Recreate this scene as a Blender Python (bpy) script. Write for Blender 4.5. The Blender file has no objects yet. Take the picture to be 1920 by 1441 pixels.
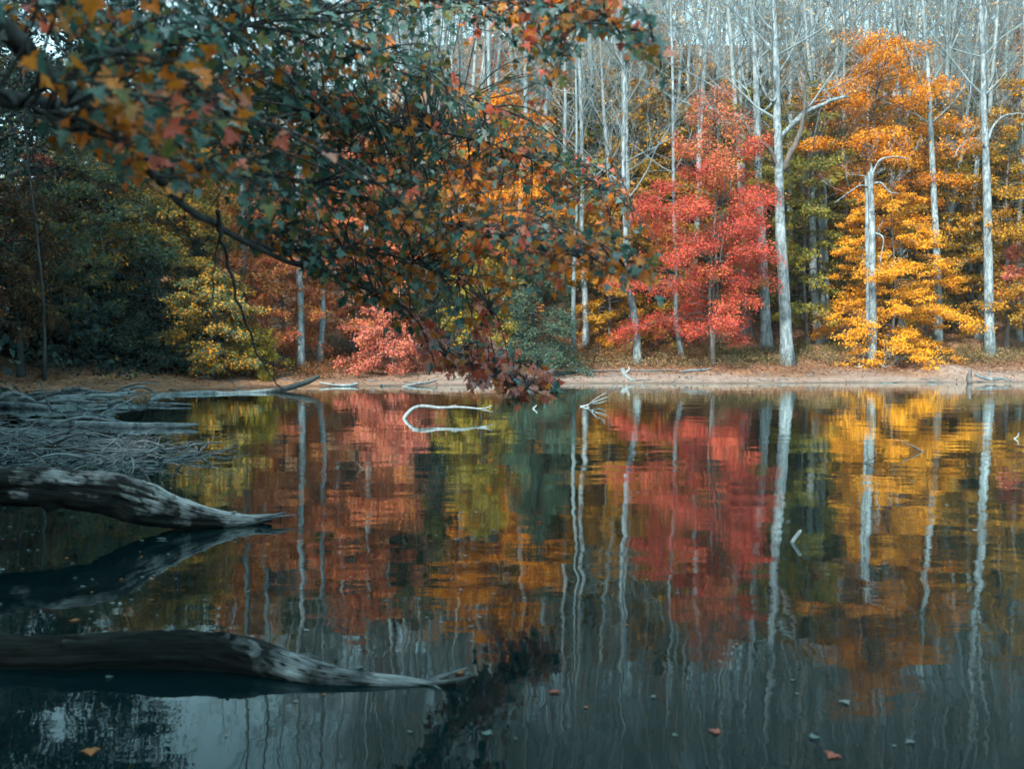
import bpy, math, random
import numpy as np
from mathutils import Vector, Matrix

# ------------------------------------------------------------------ camera, world, sun, exposure
SC = bpy.context.scene
COL = SC.collection
FPX, CX, CY, HORIZ, CAMZ = 1866.7, 960.0, 720.5, 644.0, 1.6
PITCH = math.atan((CY - HORIZ) / FPX)

cam_d = bpy.data.cameras.new('camera')
cam_d.lens = 35.0; cam_d.sensor_width = 36.0
cam_d.clip_start = 0.05; cam_d.clip_end = 2000
cam_d.dof.use_dof = True; cam_d.dof.focus_distance = 16.0; cam_d.dof.aperture_fstop = 2.4
cam = bpy.data.objects.new('camera', cam_d); COL.objects.link(cam)
cam.location = (0, 0, CAMZ); cam.rotation_euler = (math.pi / 2 - PITCH, 0, 0)
SC.camera = cam

SUN_EL, SUN_AZ = math.radians(38), math.radians(207)      # azimuth clockwise from +Y: behind and left of the camera
world = bpy.data.worlds.new('World'); SC.world = world; world.use_nodes = True
wn = world.node_tree; wn.nodes.clear()
w_out = wn.nodes.new('ShaderNodeOutputWorld'); w_bg = wn.nodes.new('ShaderNodeBackground')
w_sky = wn.nodes.new('ShaderNodeTexSky'); w_sky.sky_type = 'NISHITA'; w_sky.sun_disc = False
w_sky.sun_elevation = SUN_EL; w_sky.sun_rotation = SUN_AZ
w_sky.air_density = 1.0; w_sky.dust_density = 2.0; w_sky.ozone_density = 1.5
w_mix = wn.nodes.new('ShaderNodeMix'); w_mix.data_type = 'RGBA'; w_mix.inputs[0].default_value = 0.55
w_mix.inputs[7].default_value = (4.9, 8.4, 9.0, 1)          # thin even cloud veil over the blue
wn.links.new(w_sky.outputs[0], w_mix.inputs[6])
wn.links.new(w_mix.outputs[2], w_bg.inputs[0]); w_bg.inputs[1].default_value = 0.125
wn.links.new(w_bg.outputs[0], w_out.inputs[0])

sun_d = bpy.data.lights.new('sun', 'SUN'); sun_d.energy = 4.4; sun_d.angle = math.radians(6); sun_d.color = (1.0, 0.96, 0.90)
sun = bpy.data.objects.new('sun', sun_d); COL.objects.link(sun)
sdir = Vector((math.sin(SUN_AZ) * math.cos(SUN_EL), math.cos(SUN_AZ) * math.cos(SUN_EL), math.sin(SUN_EL)))
sun.rotation_euler = sdir.to_track_quat('Z', 'Y').to_euler()

SC.view_settings.view_transform = 'Standard'; SC.view_settings.look = 'None'
SC.view_settings.exposure = 1.28; SC.view_settings.gamma = 1.0; SC.view_settings.use_curve_mapping = False
SC.render.engine = 'CYCLES'
SC.cycles.use_denoising = True
SC.cycles.use_adaptive_sampling = True; SC.cycles.adaptive_threshold = 0.03; SC.cycles.adaptive_min_samples = 16
SC.cycles.max_bounces = 3; SC.cycles.diffuse_bounces = 1; SC.cycles.glossy_bounces = 2
SC.cycles.transmission_bounces = 2; SC.cycles.sample_clamp_indirect = 6

# ------------------------------------------------------------------ geometry helpers
def ray(px, py):
    u, v = (px - CX) / FPX, (CY - py) / FPX
    c, s = math.cos(PITCH), math.sin(PITCH)
    d = np.array([u, c + v * s, -s + v * c]); return d / d[1]
def P(px, py, Y):
    d = ray(px, py); return np.array([d[0] * Y, Y, CAMZ + d[2] * Y])
def W(px, py, z=0.0):                                        # point of the picture on a level plane
    d = ray(px, py); Y = (z - CAMZ) / d[2]; return np.array([d[0] * Y, Y, z])

def vnoise(x, y, seed=0):
    """smooth value noise, vectorised, -1..1"""
    x = np.asarray(x, float); y = np.asarray(y, float)
    xi, yi = np.floor(x).astype(np.int64), np.floor(y).astype(np.int64)
    fx, fy = x - xi, y - yi
    fx = fx * fx * (3 - 2 * fx); fy = fy * fy * (3 - 2 * fy)
    def h(a, b):
        n = (a * 374761393 + b * 668265263 + seed * 1442695041) & 0x7fffffff
        n = ((n ^ (n >> 13)) * 1274126177) & 0x7fffffff
        return ((n ^ (n >> 16)) & 0xffff) / 32767.5 - 1
    return (h(xi, yi) * (1 - fx) + h(xi + 1, yi) * fx) * (1 - fy) + (h(xi, yi + 1) * (1 - fx) + h(xi + 1, yi + 1) * fx) * fy

class MB:
    """collects quads/tris with a colour per vertex; build() links them as one mesh object"""
    def __init__(self): self.V, self.Q, self.T, self.C, self.n = [], [], [], [], 0
    def add(self, V, Q=None, T=None, C=(0.5, 0.5, 0.5)):
        V = np.asarray(V, float); C = np.asarray(C, float)
        if C.ndim == 1: C = np.tile(C, (len(V), 1))
        self.V.append(V); self.C.append(C)
        if Q is not None and len(Q): self.Q.append(np.asarray(Q) + self.n)
        if T is not None and len(T): self.T.append(np.asarray(T) + self.n)
        self.n += len(V)
    def tube(self, pts, rad, n=6, col=(0.5, 0.5, 0.5), rough=0.0, seed=0, cap=True):
        pts = np.asarray(pts, float); m = len(pts); rad = np.broadcast_to(np.asarray(rad, float), (m,))
        t = np.gradient(pts, axis=0); t /= np.linalg.norm(t, axis=1)[:, None] + 1e-9
        ax = np.eye(3)[np.argmin(np.abs(t.mean(0)))]
        a = np.cross(t, ax); a /= np.linalg.norm(a, axis=1)[:, None] + 1e-9
        b = np.cross(t, a)
        ang = np.arange(n) * 2 * math.pi / n
        R = rad[:, None] * np.ones((m, n))
        if rough:
            L = np.concatenate([[0], np.cumsum(np.linalg.norm(np.diff(pts, axis=0), axis=1))])
            sc = 1.0 / max(rad.max(), 1e-4)
            R = R * (1 + rough * vnoise(L[:, None] * sc * .35 + 0 * ang, ang[None, :] * 2.2 + 0 * L[:, None], seed)
                     + rough * .6 * vnoise(L[:, None] * sc * 1.1 + 0 * ang, ang[None, :] * 5 + 0 * L[:, None], seed + 7))
        V = pts[:, None, :] + R[:, :, None] * (np.cos(ang)[None, :, None] * a[:, None, :] + np.sin(ang)[None, :, None] * b[:, None, :])
        V = V.reshape(-1, 3)
        i = np.arange(m - 1)[:, None] * n; j = np.arange(n)[None, :]; k = (j + 1) % n
        Q = np.stack([i + j, i + k, i + n + k, i + n + j], -1).reshape(-1, 4)
        T = []
        if cap:
            V = np.vstack([V, pts[:1], pts[-1:]])
            j = np.arange(n); k = (j + 1) % n
            T = np.vstack([np.stack([k, j, np.full(n, m * n)], -1), np.stack([(m - 1) * n + j, (m - 1) * n + k, np.full(n, m * n + 1)], -1)])
        self.add(V, Q, T, col)
    def leaves(self, c, d, nrm, size, col, width=0.62, fold=0.12):
        """one folded rhombus per leaf"""
        N = len(c)
        d = d / (np.linalg.norm(d, axis=1)[:, None] + 1e-9)
        s = np.cross(d, nrm); s /= np.linalg.norm(s, axis=1)[:, None] + 1e-9
        up = np.cross(s, d)
        L = np.asarray(size).reshape(-1, 1) * np.ones((N, 1))
        v0 = c - d * L * .5; v2 = c + d * L * .5
        mid = c - d * L * .04 + up * L * fold
        v1 = mid + s * L * width * .5; v3 = mid - s * L * width * .5
        V = np.stack([v0, v1, v2, v3], 1).reshape(-1, 3)
        Q = np.arange(N * 4).reshape(-1, 4)
        self.add(V, Q, None, np.repeat(col, 4, axis=0))
    def mesh(self, name, smooth=False):
        V = np.vstack(self.V); C = np.vstack(self.C)
        Q = np.vstack(self.Q) if self.Q else np.zeros((0, 4), int)
        T = np.vstack(self.T) if self.T else np.zeros((0, 3), int)
        me = bpy.data.meshes.new(name)
        me.vertices.add(len(V)); me.vertices.foreach_set('co', V.astype(np.float32).ravel())
        nl = len(Q) * 4 + len(T) * 3
        me.loops.add(nl); me.loops.foreach_set('vertex_index', np.concatenate([Q.ravel(), T.ravel()]).astype(np.int32))
        me.polygons.add(len(Q) + len(T))
        st = np.concatenate([np.arange(len(Q)) * 4, len(Q) * 4 + np.arange(len(T)) * 3]).astype(np.int32)
        me.polygons.foreach_set('loop_start', st)
        if smooth: me.polygons.foreach_set('use_smooth', np.ones(len(Q) + len(T), bool))
        me.update(calc_edges=True)
        at = me.attributes.new('Col', 'FLOAT_COLOR', 'POINT')
        at.data.foreach_set('color', np.hstack([C, np.ones((len(C), 1))]).astype(np.float32).ravel())
        return me
    def build(self, name, mat, parent=None, smooth=False):
        me = self.mesh(name, smooth); me.materials.append(mat)
        return link(name, me, parent)

def link(name, me, parent=None):
    o = bpy.data.objects.new(name, me); COL.objects.link(o)
    if parent is not None: o.parent = parent
    return o
def tag(o, label=None, cat=None, group=None, kind=None):
    if label: o['label'] = label
    if cat: o['category'] = cat
    if group: o['group'] = group
    if kind: o['kind'] = kind
    return o
def thing(name, loc, label, cat, group=None):
    o = bpy.data.objects.new(name, None); COL.objects.link(o); o.location = Vector(loc); o.empty_display_size = .2
    return tag(o, label, cat, group)
def dup(root, loc, rotz=0.0, scale=1.0, label=None, group=None):
    r = root.copy(); COL.objects.link(r); r.location = Vector(loc); r.rotation_euler = (0, 0, rotz)
    r.scale = (scale, scale, scale) if np.isscalar(scale) else scale
    if label: r['label'] = label
    if group: r['group'] = group
    for ch in list(root.children):
        c = ch.copy(); COL.objects.link(c); c.parent = r
        for g in list(ch.children):
            d = g.copy(); COL.objects.link(d); d.parent = c
    return r
def spline(pts, n):
    """Catmull-Rom through the control rows (any number of columns)"""
    p = np.asarray(pts, float); p = np.vstack([2 * p[0] - p[1], p, 2 * p[-1] - p[-2]])
    t = np.linspace(0, len(p) - 3 - 1e-6, n); i = t.astype(int); f = (t - i)[:, None]
    a, b, c, d = p[i], p[i + 1], p[i + 2], p[i + 3]
    return .5 * (2 * b + (c - a) * f + (2 * a - 5 * b + 4 * c - d) * f ** 2 + (3 * b - 3 * c + d - a) * f ** 3)

# ------------------------------------------------------------------ materials
def new_mat(name):
    m = bpy.data.materials.new(name); m.use_nodes = True
    nt = m.node_tree; nt.nodes.clear()
    return m, nt, nt.nodes.new('ShaderNodeOutputMaterial')
def nd(nt, t, **kw):
    n = nt.nodes.new(t)
    for k, v in kw.items():
        if k.startswith('i_'):
            key = k[2:]; n.inputs[int(key) if key.isdigit() else key.replace('_', ' ')].default_value = v
        else: setattr(n, k, v)
    return n

def leaf_mat(name, trans=0.35, rough=0.5, spec=0.3, vein=False):
    m, nt, out = new_mat(name); L = nt.links.new
    at = nd(nt, 'ShaderNodeAttribute', attribute_name='Col')
    geo = nd(nt, 'ShaderNodeNewGeometry')
    nz = nd(nt, 'ShaderNodeTexNoise', i_Scale=9.0 if vein else 2.0, i_Detail=3.0)
    L(geo.outputs['Position'], nz.inputs['Vector'])
    mp = nd(nt, 'ShaderNodeMapRange', i_1=.3, i_2=.7, i_3=.78, i_4=1.22); L(nz.outputs[0], mp.inputs[0])
    mul = nd(nt, 'ShaderNodeVectorMath', operation='SCALE'); L(at.outputs['Color'], mul.inputs[0]); L(mp.outputs[0], mul.inputs['Scale'])
    bs = nd(nt, 'ShaderNodeBsdfPrincipled', i_Roughness=rough); bs.inputs['Specular IOR Level'].default_value = spec
    L(mul.outputs[0], bs.inputs['Base Color'])
    tr = nd(nt, 'ShaderNodeBsdfTranslucent'); L(mul.outputs[0], tr.inputs['Color'])
    mx = nd(nt, 'ShaderNodeMixShader', i_0=trans); L(bs.outputs[0], mx.inputs[1]); L(tr.outputs[0], mx.inputs[2])
    L(mx.outputs[0], out.inputs[0]); return m

def bark_mat(name, a, b, scale=(9, 9, 1.6), rough=.85, bump=.5, contrast=(.35, .68), flecks=None):
    """streaked bark; texture runs along Z of the object"""
    m, nt, out = new_mat(name); L = nt.links.new
    tc = nd(nt, 'ShaderNodeTexCoord'); mpg = nd(nt, 'ShaderNodeMapping'); mpg.inputs['Scale'].default_value = scale
    L(tc.outputs['Object'], mpg.inputs['Vector'])
    n1 = nd(nt, 'ShaderNodeTexNoise', i_Scale=1.0, i_Detail=7.0, i_Roughness=.65); L(mpg.outputs[0], n1.inputs['Vector'])
    n2 = nd(nt, 'ShaderNodeTexNoise', i_Scale=.55, i_Detail=3.0); L(tc.outputs['Object'], n2.inputs['Vector'])
    r = nd(nt, 'ShaderNodeMapRange', i_1=contrast[0], i_2=contrast[1]); L(n1.outputs[0], r.inputs[0])
    mx = nd(nt, 'ShaderNodeMix', data_type='RGBA'); mx.inputs[6].default_value = (*a, 1); mx.inputs[7].default_value = (*b, 1)
    L(r.outputs[0], mx.inputs[0])
    r2 = nd(nt, 'ShaderNodeMapRange', i_1=.3, i_2=.7, i_3=.72, i_4=1.15); L(n2.outputs[0], r2.inputs[0])
    sc = nd(nt, 'ShaderNodeVectorMath', operation='SCALE'); L(mx.outputs[2], sc.inputs[0]); L(r2.outputs[0], sc.inputs['Scale'])
    last = sc.outputs[0]
    if flecks:
        n3 = nd(nt, 'ShaderNodeTexNoise', i_Scale=2.3, i_Detail=5.0, i_Roughness=.7); L(tc.outputs['Object'], n3.inputs['Vector'])
        r3 = nd(nt, 'ShaderNodeMapRange', i_1=.53, i_2=.62); L(n3.outputs[0], r3.inputs[0])
        m3 = nd(nt, 'ShaderNodeMix', data_type='RGBA'); m3.inputs[7].default_value = (*flecks, 1)
        L(r3.outputs[0], m3.inputs[0]); L(last, m3.inputs[6]); last = m3.outputs[2]
    bs = nd(nt, 'ShaderNodeBsdfPrincipled', i_Roughness=rough); bs.inputs['Specular IOR Level'].default_value = .25
    L(last, bs.inputs['Base Color'])
    bp = nd(nt, 'ShaderNodeBump', i_Strength=bump, i_Distance=.03); L(n1.outputs[0], bp.inputs['Height']); L(bp.outputs[0], bs.inputs['Normal'])
    L(bs.outputs[0], out.inputs[0]); return m

M_LEAF = leaf_mat('autumn_leaves', .38, .6, .12)
M_MAPLE = leaf_mat('maple_leaves', .40, .42, .4, True)
M_PALE = bark_mat('pale_bark', (.095, .13, .143), (.26, .32, .335), (8, 8, 2.2), contrast=(.40, .60), flecks=(.07, .095, .105))
M_TWIG = bark_mat('grey_twigs', (.095, .135, .143), (.19, .245, .255), (3, 3, 1))
M_HILL = bark_mat('hillside_bark', (.16, .21, .22), (.32, .385, .395), (4, 4, 1), flecks=(.13, .17, .175))
M_DARK = bark_mat('dark_bark', (.018, .022, .022), (.06, .07, .068), (14, 14, 3))
M_BROWN = bark_mat('brown_bark', (.06, .055, .05), (.15, .14, .13), (9, 9, 2))
M_SNAG = bark_mat('bleached_wood', (.09, .11, .115), (.29, .335, .34), (16, 16, 4), contrast=(.3, .7))
M_DRIFT = bark_mat('driftwood', (.05, .066, .07), (.19, .23, .24), (7, 7, 7), contrast=(.32, .68), flecks=(.05, .065, .07))

def ground_mat():
    m, nt, out = new_mat('leaf_littered_ground'); L = nt.links.new
    geo = nd(nt, 'ShaderNodeNewGeometry')
    at = nd(nt, 'ShaderNodeAttribute', attribute_name='Col')        # r: sandy strip by the water
    n1 = nd(nt, 'ShaderNodeTexNoise', i_Scale=.6, i_Detail=6.0, i_Roughness=.6); L(geo.outputs['Position'], n1.inputs['Vector'])
    v = nd(nt, 'ShaderNodeTexVoronoi', i_Scale=9.0); L(geo.outputs['Position'], v.inputs['Vector'])
    cr = nd(nt, 'ShaderNodeValToRGB'); cr.color_ramp.interpolation = 'LINEAR'
    e = cr.color_ramp.elements; e[0].position = .25; e[0].color = (.07, .034, .02, 1); e[1].position = .75; e[1].color = (.27, .14, .075, 1)
    x = cr.color_ramp.elements.new(.5); x.color = (.15, .082, .046, 1)
    L(n1.outputs[0], cr.inputs[0])
    sep = nd(nt, 'ShaderNodeSeparateColor'); L(v.outputs['Color'], sep.inputs[0])
    rr = nd(nt, 'ShaderNodeMapRange', i_3=.6, i_4=1.5); L(sep.outputs[0], rr.inputs[0])
    sc = nd(nt, 'ShaderNodeVectorMath', operation='SCALE'); L(cr.outputs[0], sc.inputs[0]); L(rr.outputs[0], sc.inputs['Scale'])
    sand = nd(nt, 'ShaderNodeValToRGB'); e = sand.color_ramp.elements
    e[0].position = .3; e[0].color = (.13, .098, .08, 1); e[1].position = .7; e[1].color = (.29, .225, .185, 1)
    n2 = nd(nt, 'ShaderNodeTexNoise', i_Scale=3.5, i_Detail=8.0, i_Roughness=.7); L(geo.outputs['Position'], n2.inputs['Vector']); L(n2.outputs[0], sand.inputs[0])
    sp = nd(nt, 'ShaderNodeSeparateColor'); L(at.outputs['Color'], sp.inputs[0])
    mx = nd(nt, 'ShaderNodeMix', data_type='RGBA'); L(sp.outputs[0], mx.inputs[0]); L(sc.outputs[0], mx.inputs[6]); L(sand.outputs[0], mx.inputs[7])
    bs = nd(nt, 'ShaderNodeBsdfPrincipled', i_Roughness=.95); bs.inputs['Specular IOR Level'].default_value = .15
    wr = nd(nt, 'ShaderNodeMapRange', i_3=1.0, i_4=.42); L(sp.outputs[1], wr.inputs[0])       # damp sand at the water's edge
    ws = nd(nt, 'ShaderNodeVectorMath', operation='SCALE'); L(mx.outputs[2], ws.inputs[0]); L(wr.outputs[0], ws.inputs['Scale']); L(ws.outputs[0], bs.inputs['Base Color'])
    bp = nd(nt, 'ShaderNodeBump', i_Strength=.8, i_Distance=.05); L(n2.outputs[0], bp.inputs['Height']); L(bp.outputs[0], bs.inputs['Normal'])
    L(bs.outputs[0], out.inputs[0]); return m

def water_mat():
    m, nt, out = new_mat('pond_water'); L = nt.links.new
    geo = nd(nt, 'ShaderNodeNewGeometry')
    def wave(scale, dist, detail, rot=0.0):
        mp = nd(nt, 'ShaderNodeMapping'); mp.inputs['Scale'].default_value = scale; mp.inputs['Rotation'].default_value = (0, 0, rot)
        L(geo.outputs['Position'], mp.inputs['Vector'])
        n = nd(nt, 'ShaderNodeTexNoise', i_Scale=1.0, i_Detail=detail, i_Roughness=.5); L(mp.outputs[0], n.inputs['Vector'])
        s = nd(nt, 'ShaderNodeMath', operation='MULTIPLY'); s.inputs[1].default_value = dist; L(n.outputs[0], s.inputs[0])
        return s.outputs[0]
    # slow swell, medium ripples (patchy, where breath of wind touches), fine wrinkles
    w1 = wave((.9, 1.25, 1), .0062, 1.5, .25)
    w2 = wave((3.2, 5.5, 1), .0008, 2.0, -.2)
    w3 = wave((7, 17, 1), .00030, 2.0, .1)
    mp = nd(nt, 'ShaderNodeMapping'); mp.inputs['Scale'].default_value = (.06, .16, 1); L(geo.outputs['Position'], mp.inputs['Vector'])
    pn = nd(nt, 'ShaderNodeTexNoise', i_Scale=1.0, i_Detail=2.0); L(mp.outputs[0], pn.inputs['Vector'])
    pr = nd(nt, 'ShaderNodeMapRange', i_1=.38, i_2=.62, i_3=.35, i_4=1.3); L(pn.outputs[0], pr.inputs[0])
    s3 = nd(nt, 'ShaderNodeMath', operation='MULTIPLY'); L(w3, s3.inputs[0]); L(pr.outputs[0], s3.inputs[1])
    w0 = wave((.30, .42, 1), .006, 1.0, -.5); a0 = nd(nt, 'ShaderNodeMath', operation='ADD'); L(w0, a0.inputs[0]); L(w1, a0.inputs[1])
    a = nd(nt, 'ShaderNodeMath', operation='ADD'); L(a0.outputs[0], a.inputs[0]); L(w2, a.inputs[1])
    b = nd(nt, 'ShaderNodeMath', operation='ADD'); L(a.outputs[0], b.inputs[0]); L(s3.outputs[0], b.inputs[1])
    bp = nd(nt, 'ShaderNodeBump', i_Strength=1.0, i_Distance=1.0); L(b.outputs[0], bp.inputs['Height'])
    # murky body under a clear mirror surface; reflectance climbs steeply towards grazing view
    df = nd(nt, 'ShaderNodeBsdfDiffuse'); df.inputs['Color'].default_value = (.001, .0095, .011, 1)
    gl = nd(nt, 'ShaderNodeBsdfGlossy', i_Roughness=.012); gl.inputs['Color'].default_value = (.90, 1, 1, 1); L(bp.outputs[0], gl.inputs['Normal'])
    lw = nd(nt, 'ShaderNodeLayerWeight', i_Blend=.5); L(bp.outputs[0], lw.inputs['Normal'])
    pw = nd(nt, 'ShaderNodeMath', operation='POWER'); pw.inputs[1].default_value = 7.0; L(lw.outputs['Facing'], pw.inputs[0])
    ml = nd(nt, 'ShaderNodeMath', operation='MULTIPLY_ADD', use_clamp=True); ml.inputs[1].default_value = 1.9; ml.inputs[2].default_value = .008; L(pw.outputs[0], ml.inputs[0])
    mx = nd(nt, 'ShaderNodeMixShader'); L(ml.outputs[0], mx.inputs[0]); L(df.outputs[0], mx.inputs[1]); L(gl.outputs[0], mx.inputs[2])
    L(mx.outputs[0], out.inputs[0]); return m
M_GROUND = ground_mat(); M_WATER = water_mat()

# ------------------------------------------------------------------ terrain and pond
POND = np.array([(-3.0, 1.4), (-1, 1.0), (3, .8), (10, 1.5), (20, 4), (34, 10), (45, 22), (49, 32), (42, 39.5), (30, 41.2), (20, 41.0), (10, 40.3), (4, 39.6),
                 (0, 38.8), (-4, 37.6), (-8, 36.3), (-10.5, 34), (-12, 32), (-16, 30), (-18, 27), (-14, 20), (-10.2, 14.3), (-6.6, 9), (-4.3, 5), (-3.3, 2.6)])
def pond_sd(x, y):
    """signed distance to the shoreline: + on land"""
    x = np.asarray(x, float); y = np.asarray(y, float)
    x = x + .5 * vnoise(x * .35, y * .35, 3) + .2 * vnoise(x * 1.7, y * 1.7, 5); y = y + .55 * vnoise(x * .3 + 9, y * .3, 4) + .22 * vnoise(x * 1.9, y * 1.9, 6)
    best = np.full(x.shape, 1e9); inside = np.zeros(x.shape, bool)
    for (ax, ay), (bx, by) in zip(POND, np.roll(POND, -1, 0)):
        ex, ey = bx - ax, by - ay
        t = np.clip(((x - ax) * ex + (y - ay) * ey) / (ex * ex + ey * ey), 0, 1)
        best = np.minimum(best, np.hypot(x - ax - t * ex, y - ay - t * ey))
        c = (ay > y) != (by > y)
        inside ^= c & (x < (bx - ax) * (y - ay) / (by - ay + 1e-12) + ax)
    return np.where(inside, -best, best)
def sstep(x, a, b):
    t = np.clip((x - a) / (b - a), 0, 1); return t * t * (3 - 2 * t)
def height(x, y):
    x = np.asarray(x, float); y = np.asarray(y, float)
    s = pond_sd(x, y)
    far = sstep(y, 14, 36)
    land = .13 * np.minimum(s, 9) + .10 * vnoise(x * .3, y * .3, 11) * sstep(s, .5, 4) + .035 * vnoise(x * 1.1, y * 1.1, 12) * sstep(s, .2, 1.5)
    hill = np.clip(s - 8, 0, 66) * .52 * (.26 + .74 * sstep(x, -34, -4))
    hill = hill * sstep(s, 6, 16) * far + .05 * np.clip(s - 3, 0, 40) * (1 - far)
    land = land + .30 * np.exp(-((x - 19.2) / 1.3) ** 2 - ((y - 43.6) / .8) ** 2)
    hill += 1.2 * vnoise(x * .06, y * .06, 13) * sstep(s, 12, 30)
    return np.where(s > 0, land + hill, np.maximum(s * .22, -1.6))
def hgt(x, y): return float(height(np.array([x]), np.array([y]))[0])
def ground_at(px, py, y0=38.0, y1=75.0):
    ys = np.linspace(y0, y1, 400); d = ray(px, py)
    g = height(d[0] * ys, ys); z = CAMZ + d[2] * ys
    i = np.argmax(z <= g) if (z <= g).any() else 399
    if z[0] <= g[0]: i = 0
    return np.array([d[0] * ys[i], ys[i], g[i]])

gx = np.concatenate([np.arange(-170, -50, 4), np.arange(-50, 60, .6), np.arange(60, 171, 4)])
gy = np.concatenate([np.arange(-70, -4, 4), np.arange(-4, 26, .8), np.arange(26, 56, .4), np.arange(56, 130, 1.6), np.arange(130, 300, 8)])
X, Y = np.meshgrid(gx, gy)
Z = height(X, Y); S = pond_sd(X, Y)
sandy = (1 - sstep(S + 1.3 * vnoise(X * .4, Y * .9, 21) + .6 * vnoise(X * 1.3, Y * 2., 22), 1.0, 4.2)) * (.06 + .94 * sstep(X, -9, -1))  # sand thinned on the left: litter there, plus shade put into the colour
mb = MB(); nx = len(gx); ny = len(gy)
ii = (np.arange(ny - 1)[:, None] * nx + np.arange(nx - 1)[None, :]).ravel()
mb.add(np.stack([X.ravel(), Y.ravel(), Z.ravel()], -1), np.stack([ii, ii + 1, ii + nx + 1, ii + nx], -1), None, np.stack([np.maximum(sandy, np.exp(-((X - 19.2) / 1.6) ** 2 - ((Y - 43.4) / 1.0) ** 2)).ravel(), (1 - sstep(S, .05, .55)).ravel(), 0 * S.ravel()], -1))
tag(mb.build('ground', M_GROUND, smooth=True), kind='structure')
mb = MB(); mb.add([(-22, -1, 0), (55, -1, 0), (55, 46, 0), (-22, 46, 0)], [(0, 1, 2, 3)])
tag(mb.build('pond_water', M_WATER), kind='structure')

# ------------------------------------------------------------------ tree builders
RED = [(.56, .085, .06), (.62, .12, .07), (.46, .055, .05), (.68, .21, .05)]
ORANGE = [(.78, .275, .013), (.82, .335, .018), (.64, .195, .012), (.78, .37, .032)]
AMBER = [(.62, .25, .014), (.48, .24, .02), (.34, .20, .022), (.22, .17, .025)]
YGREEN = [(.42, .29, .03), (.25, .22, .035), (.15, .165, .04), (.58, .32, .025)]
OLIVE = [(.10, .12, .03), (.065, .09, .035), (.22, .17, .025), (.05, .075, .04)]
CORAL = [(.66, .19, .10), (.68, .25, .08), (.56, .13, .085), (.74, .31, .06)]
PINK = [(.60, .16, .12), (.64, .21, .12), (.50, .12, .10), (.62, .25, .09)]
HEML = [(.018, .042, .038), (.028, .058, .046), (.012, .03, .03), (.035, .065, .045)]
TEAL = [(.045, .095, .085), (.065, .12, .085), (.10, .15, .085), (.035, .07, .068)]
RUST = [(.30, .10, .02), (.20, .075, .02), (.12, .06, .022), (.38, .15, .02)]
TAN = [(.46, .32, .17), (.52, .36, .16), (.40, .30, .20), (.50, .28, .08)]

def pick(rng, pal, N, w, clump):
    """palette colour per leaf, pulled along the palette by a clump value in -1..1"""
    w = np.asarray(w, float) / np.sum(w)
    cum = np.cumsum(w); u = np.clip(rng.random(N) * .72 + (clump * .5 + .5) * .28, 0, .9999)
    c = np.asarray(pal)[np.searchsorted(cum, u)]
    odd = rng.random(N) < .07; c[odd] = np.asarray([(.17, .16, .04), (.20, .09, .03)])[rng.integers(0, 2, odd.sum())]
    return c * rng.uniform(.82, 1.14, (N, 1)) * (1 + rng.normal(0, .05, (N, 3)))

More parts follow.
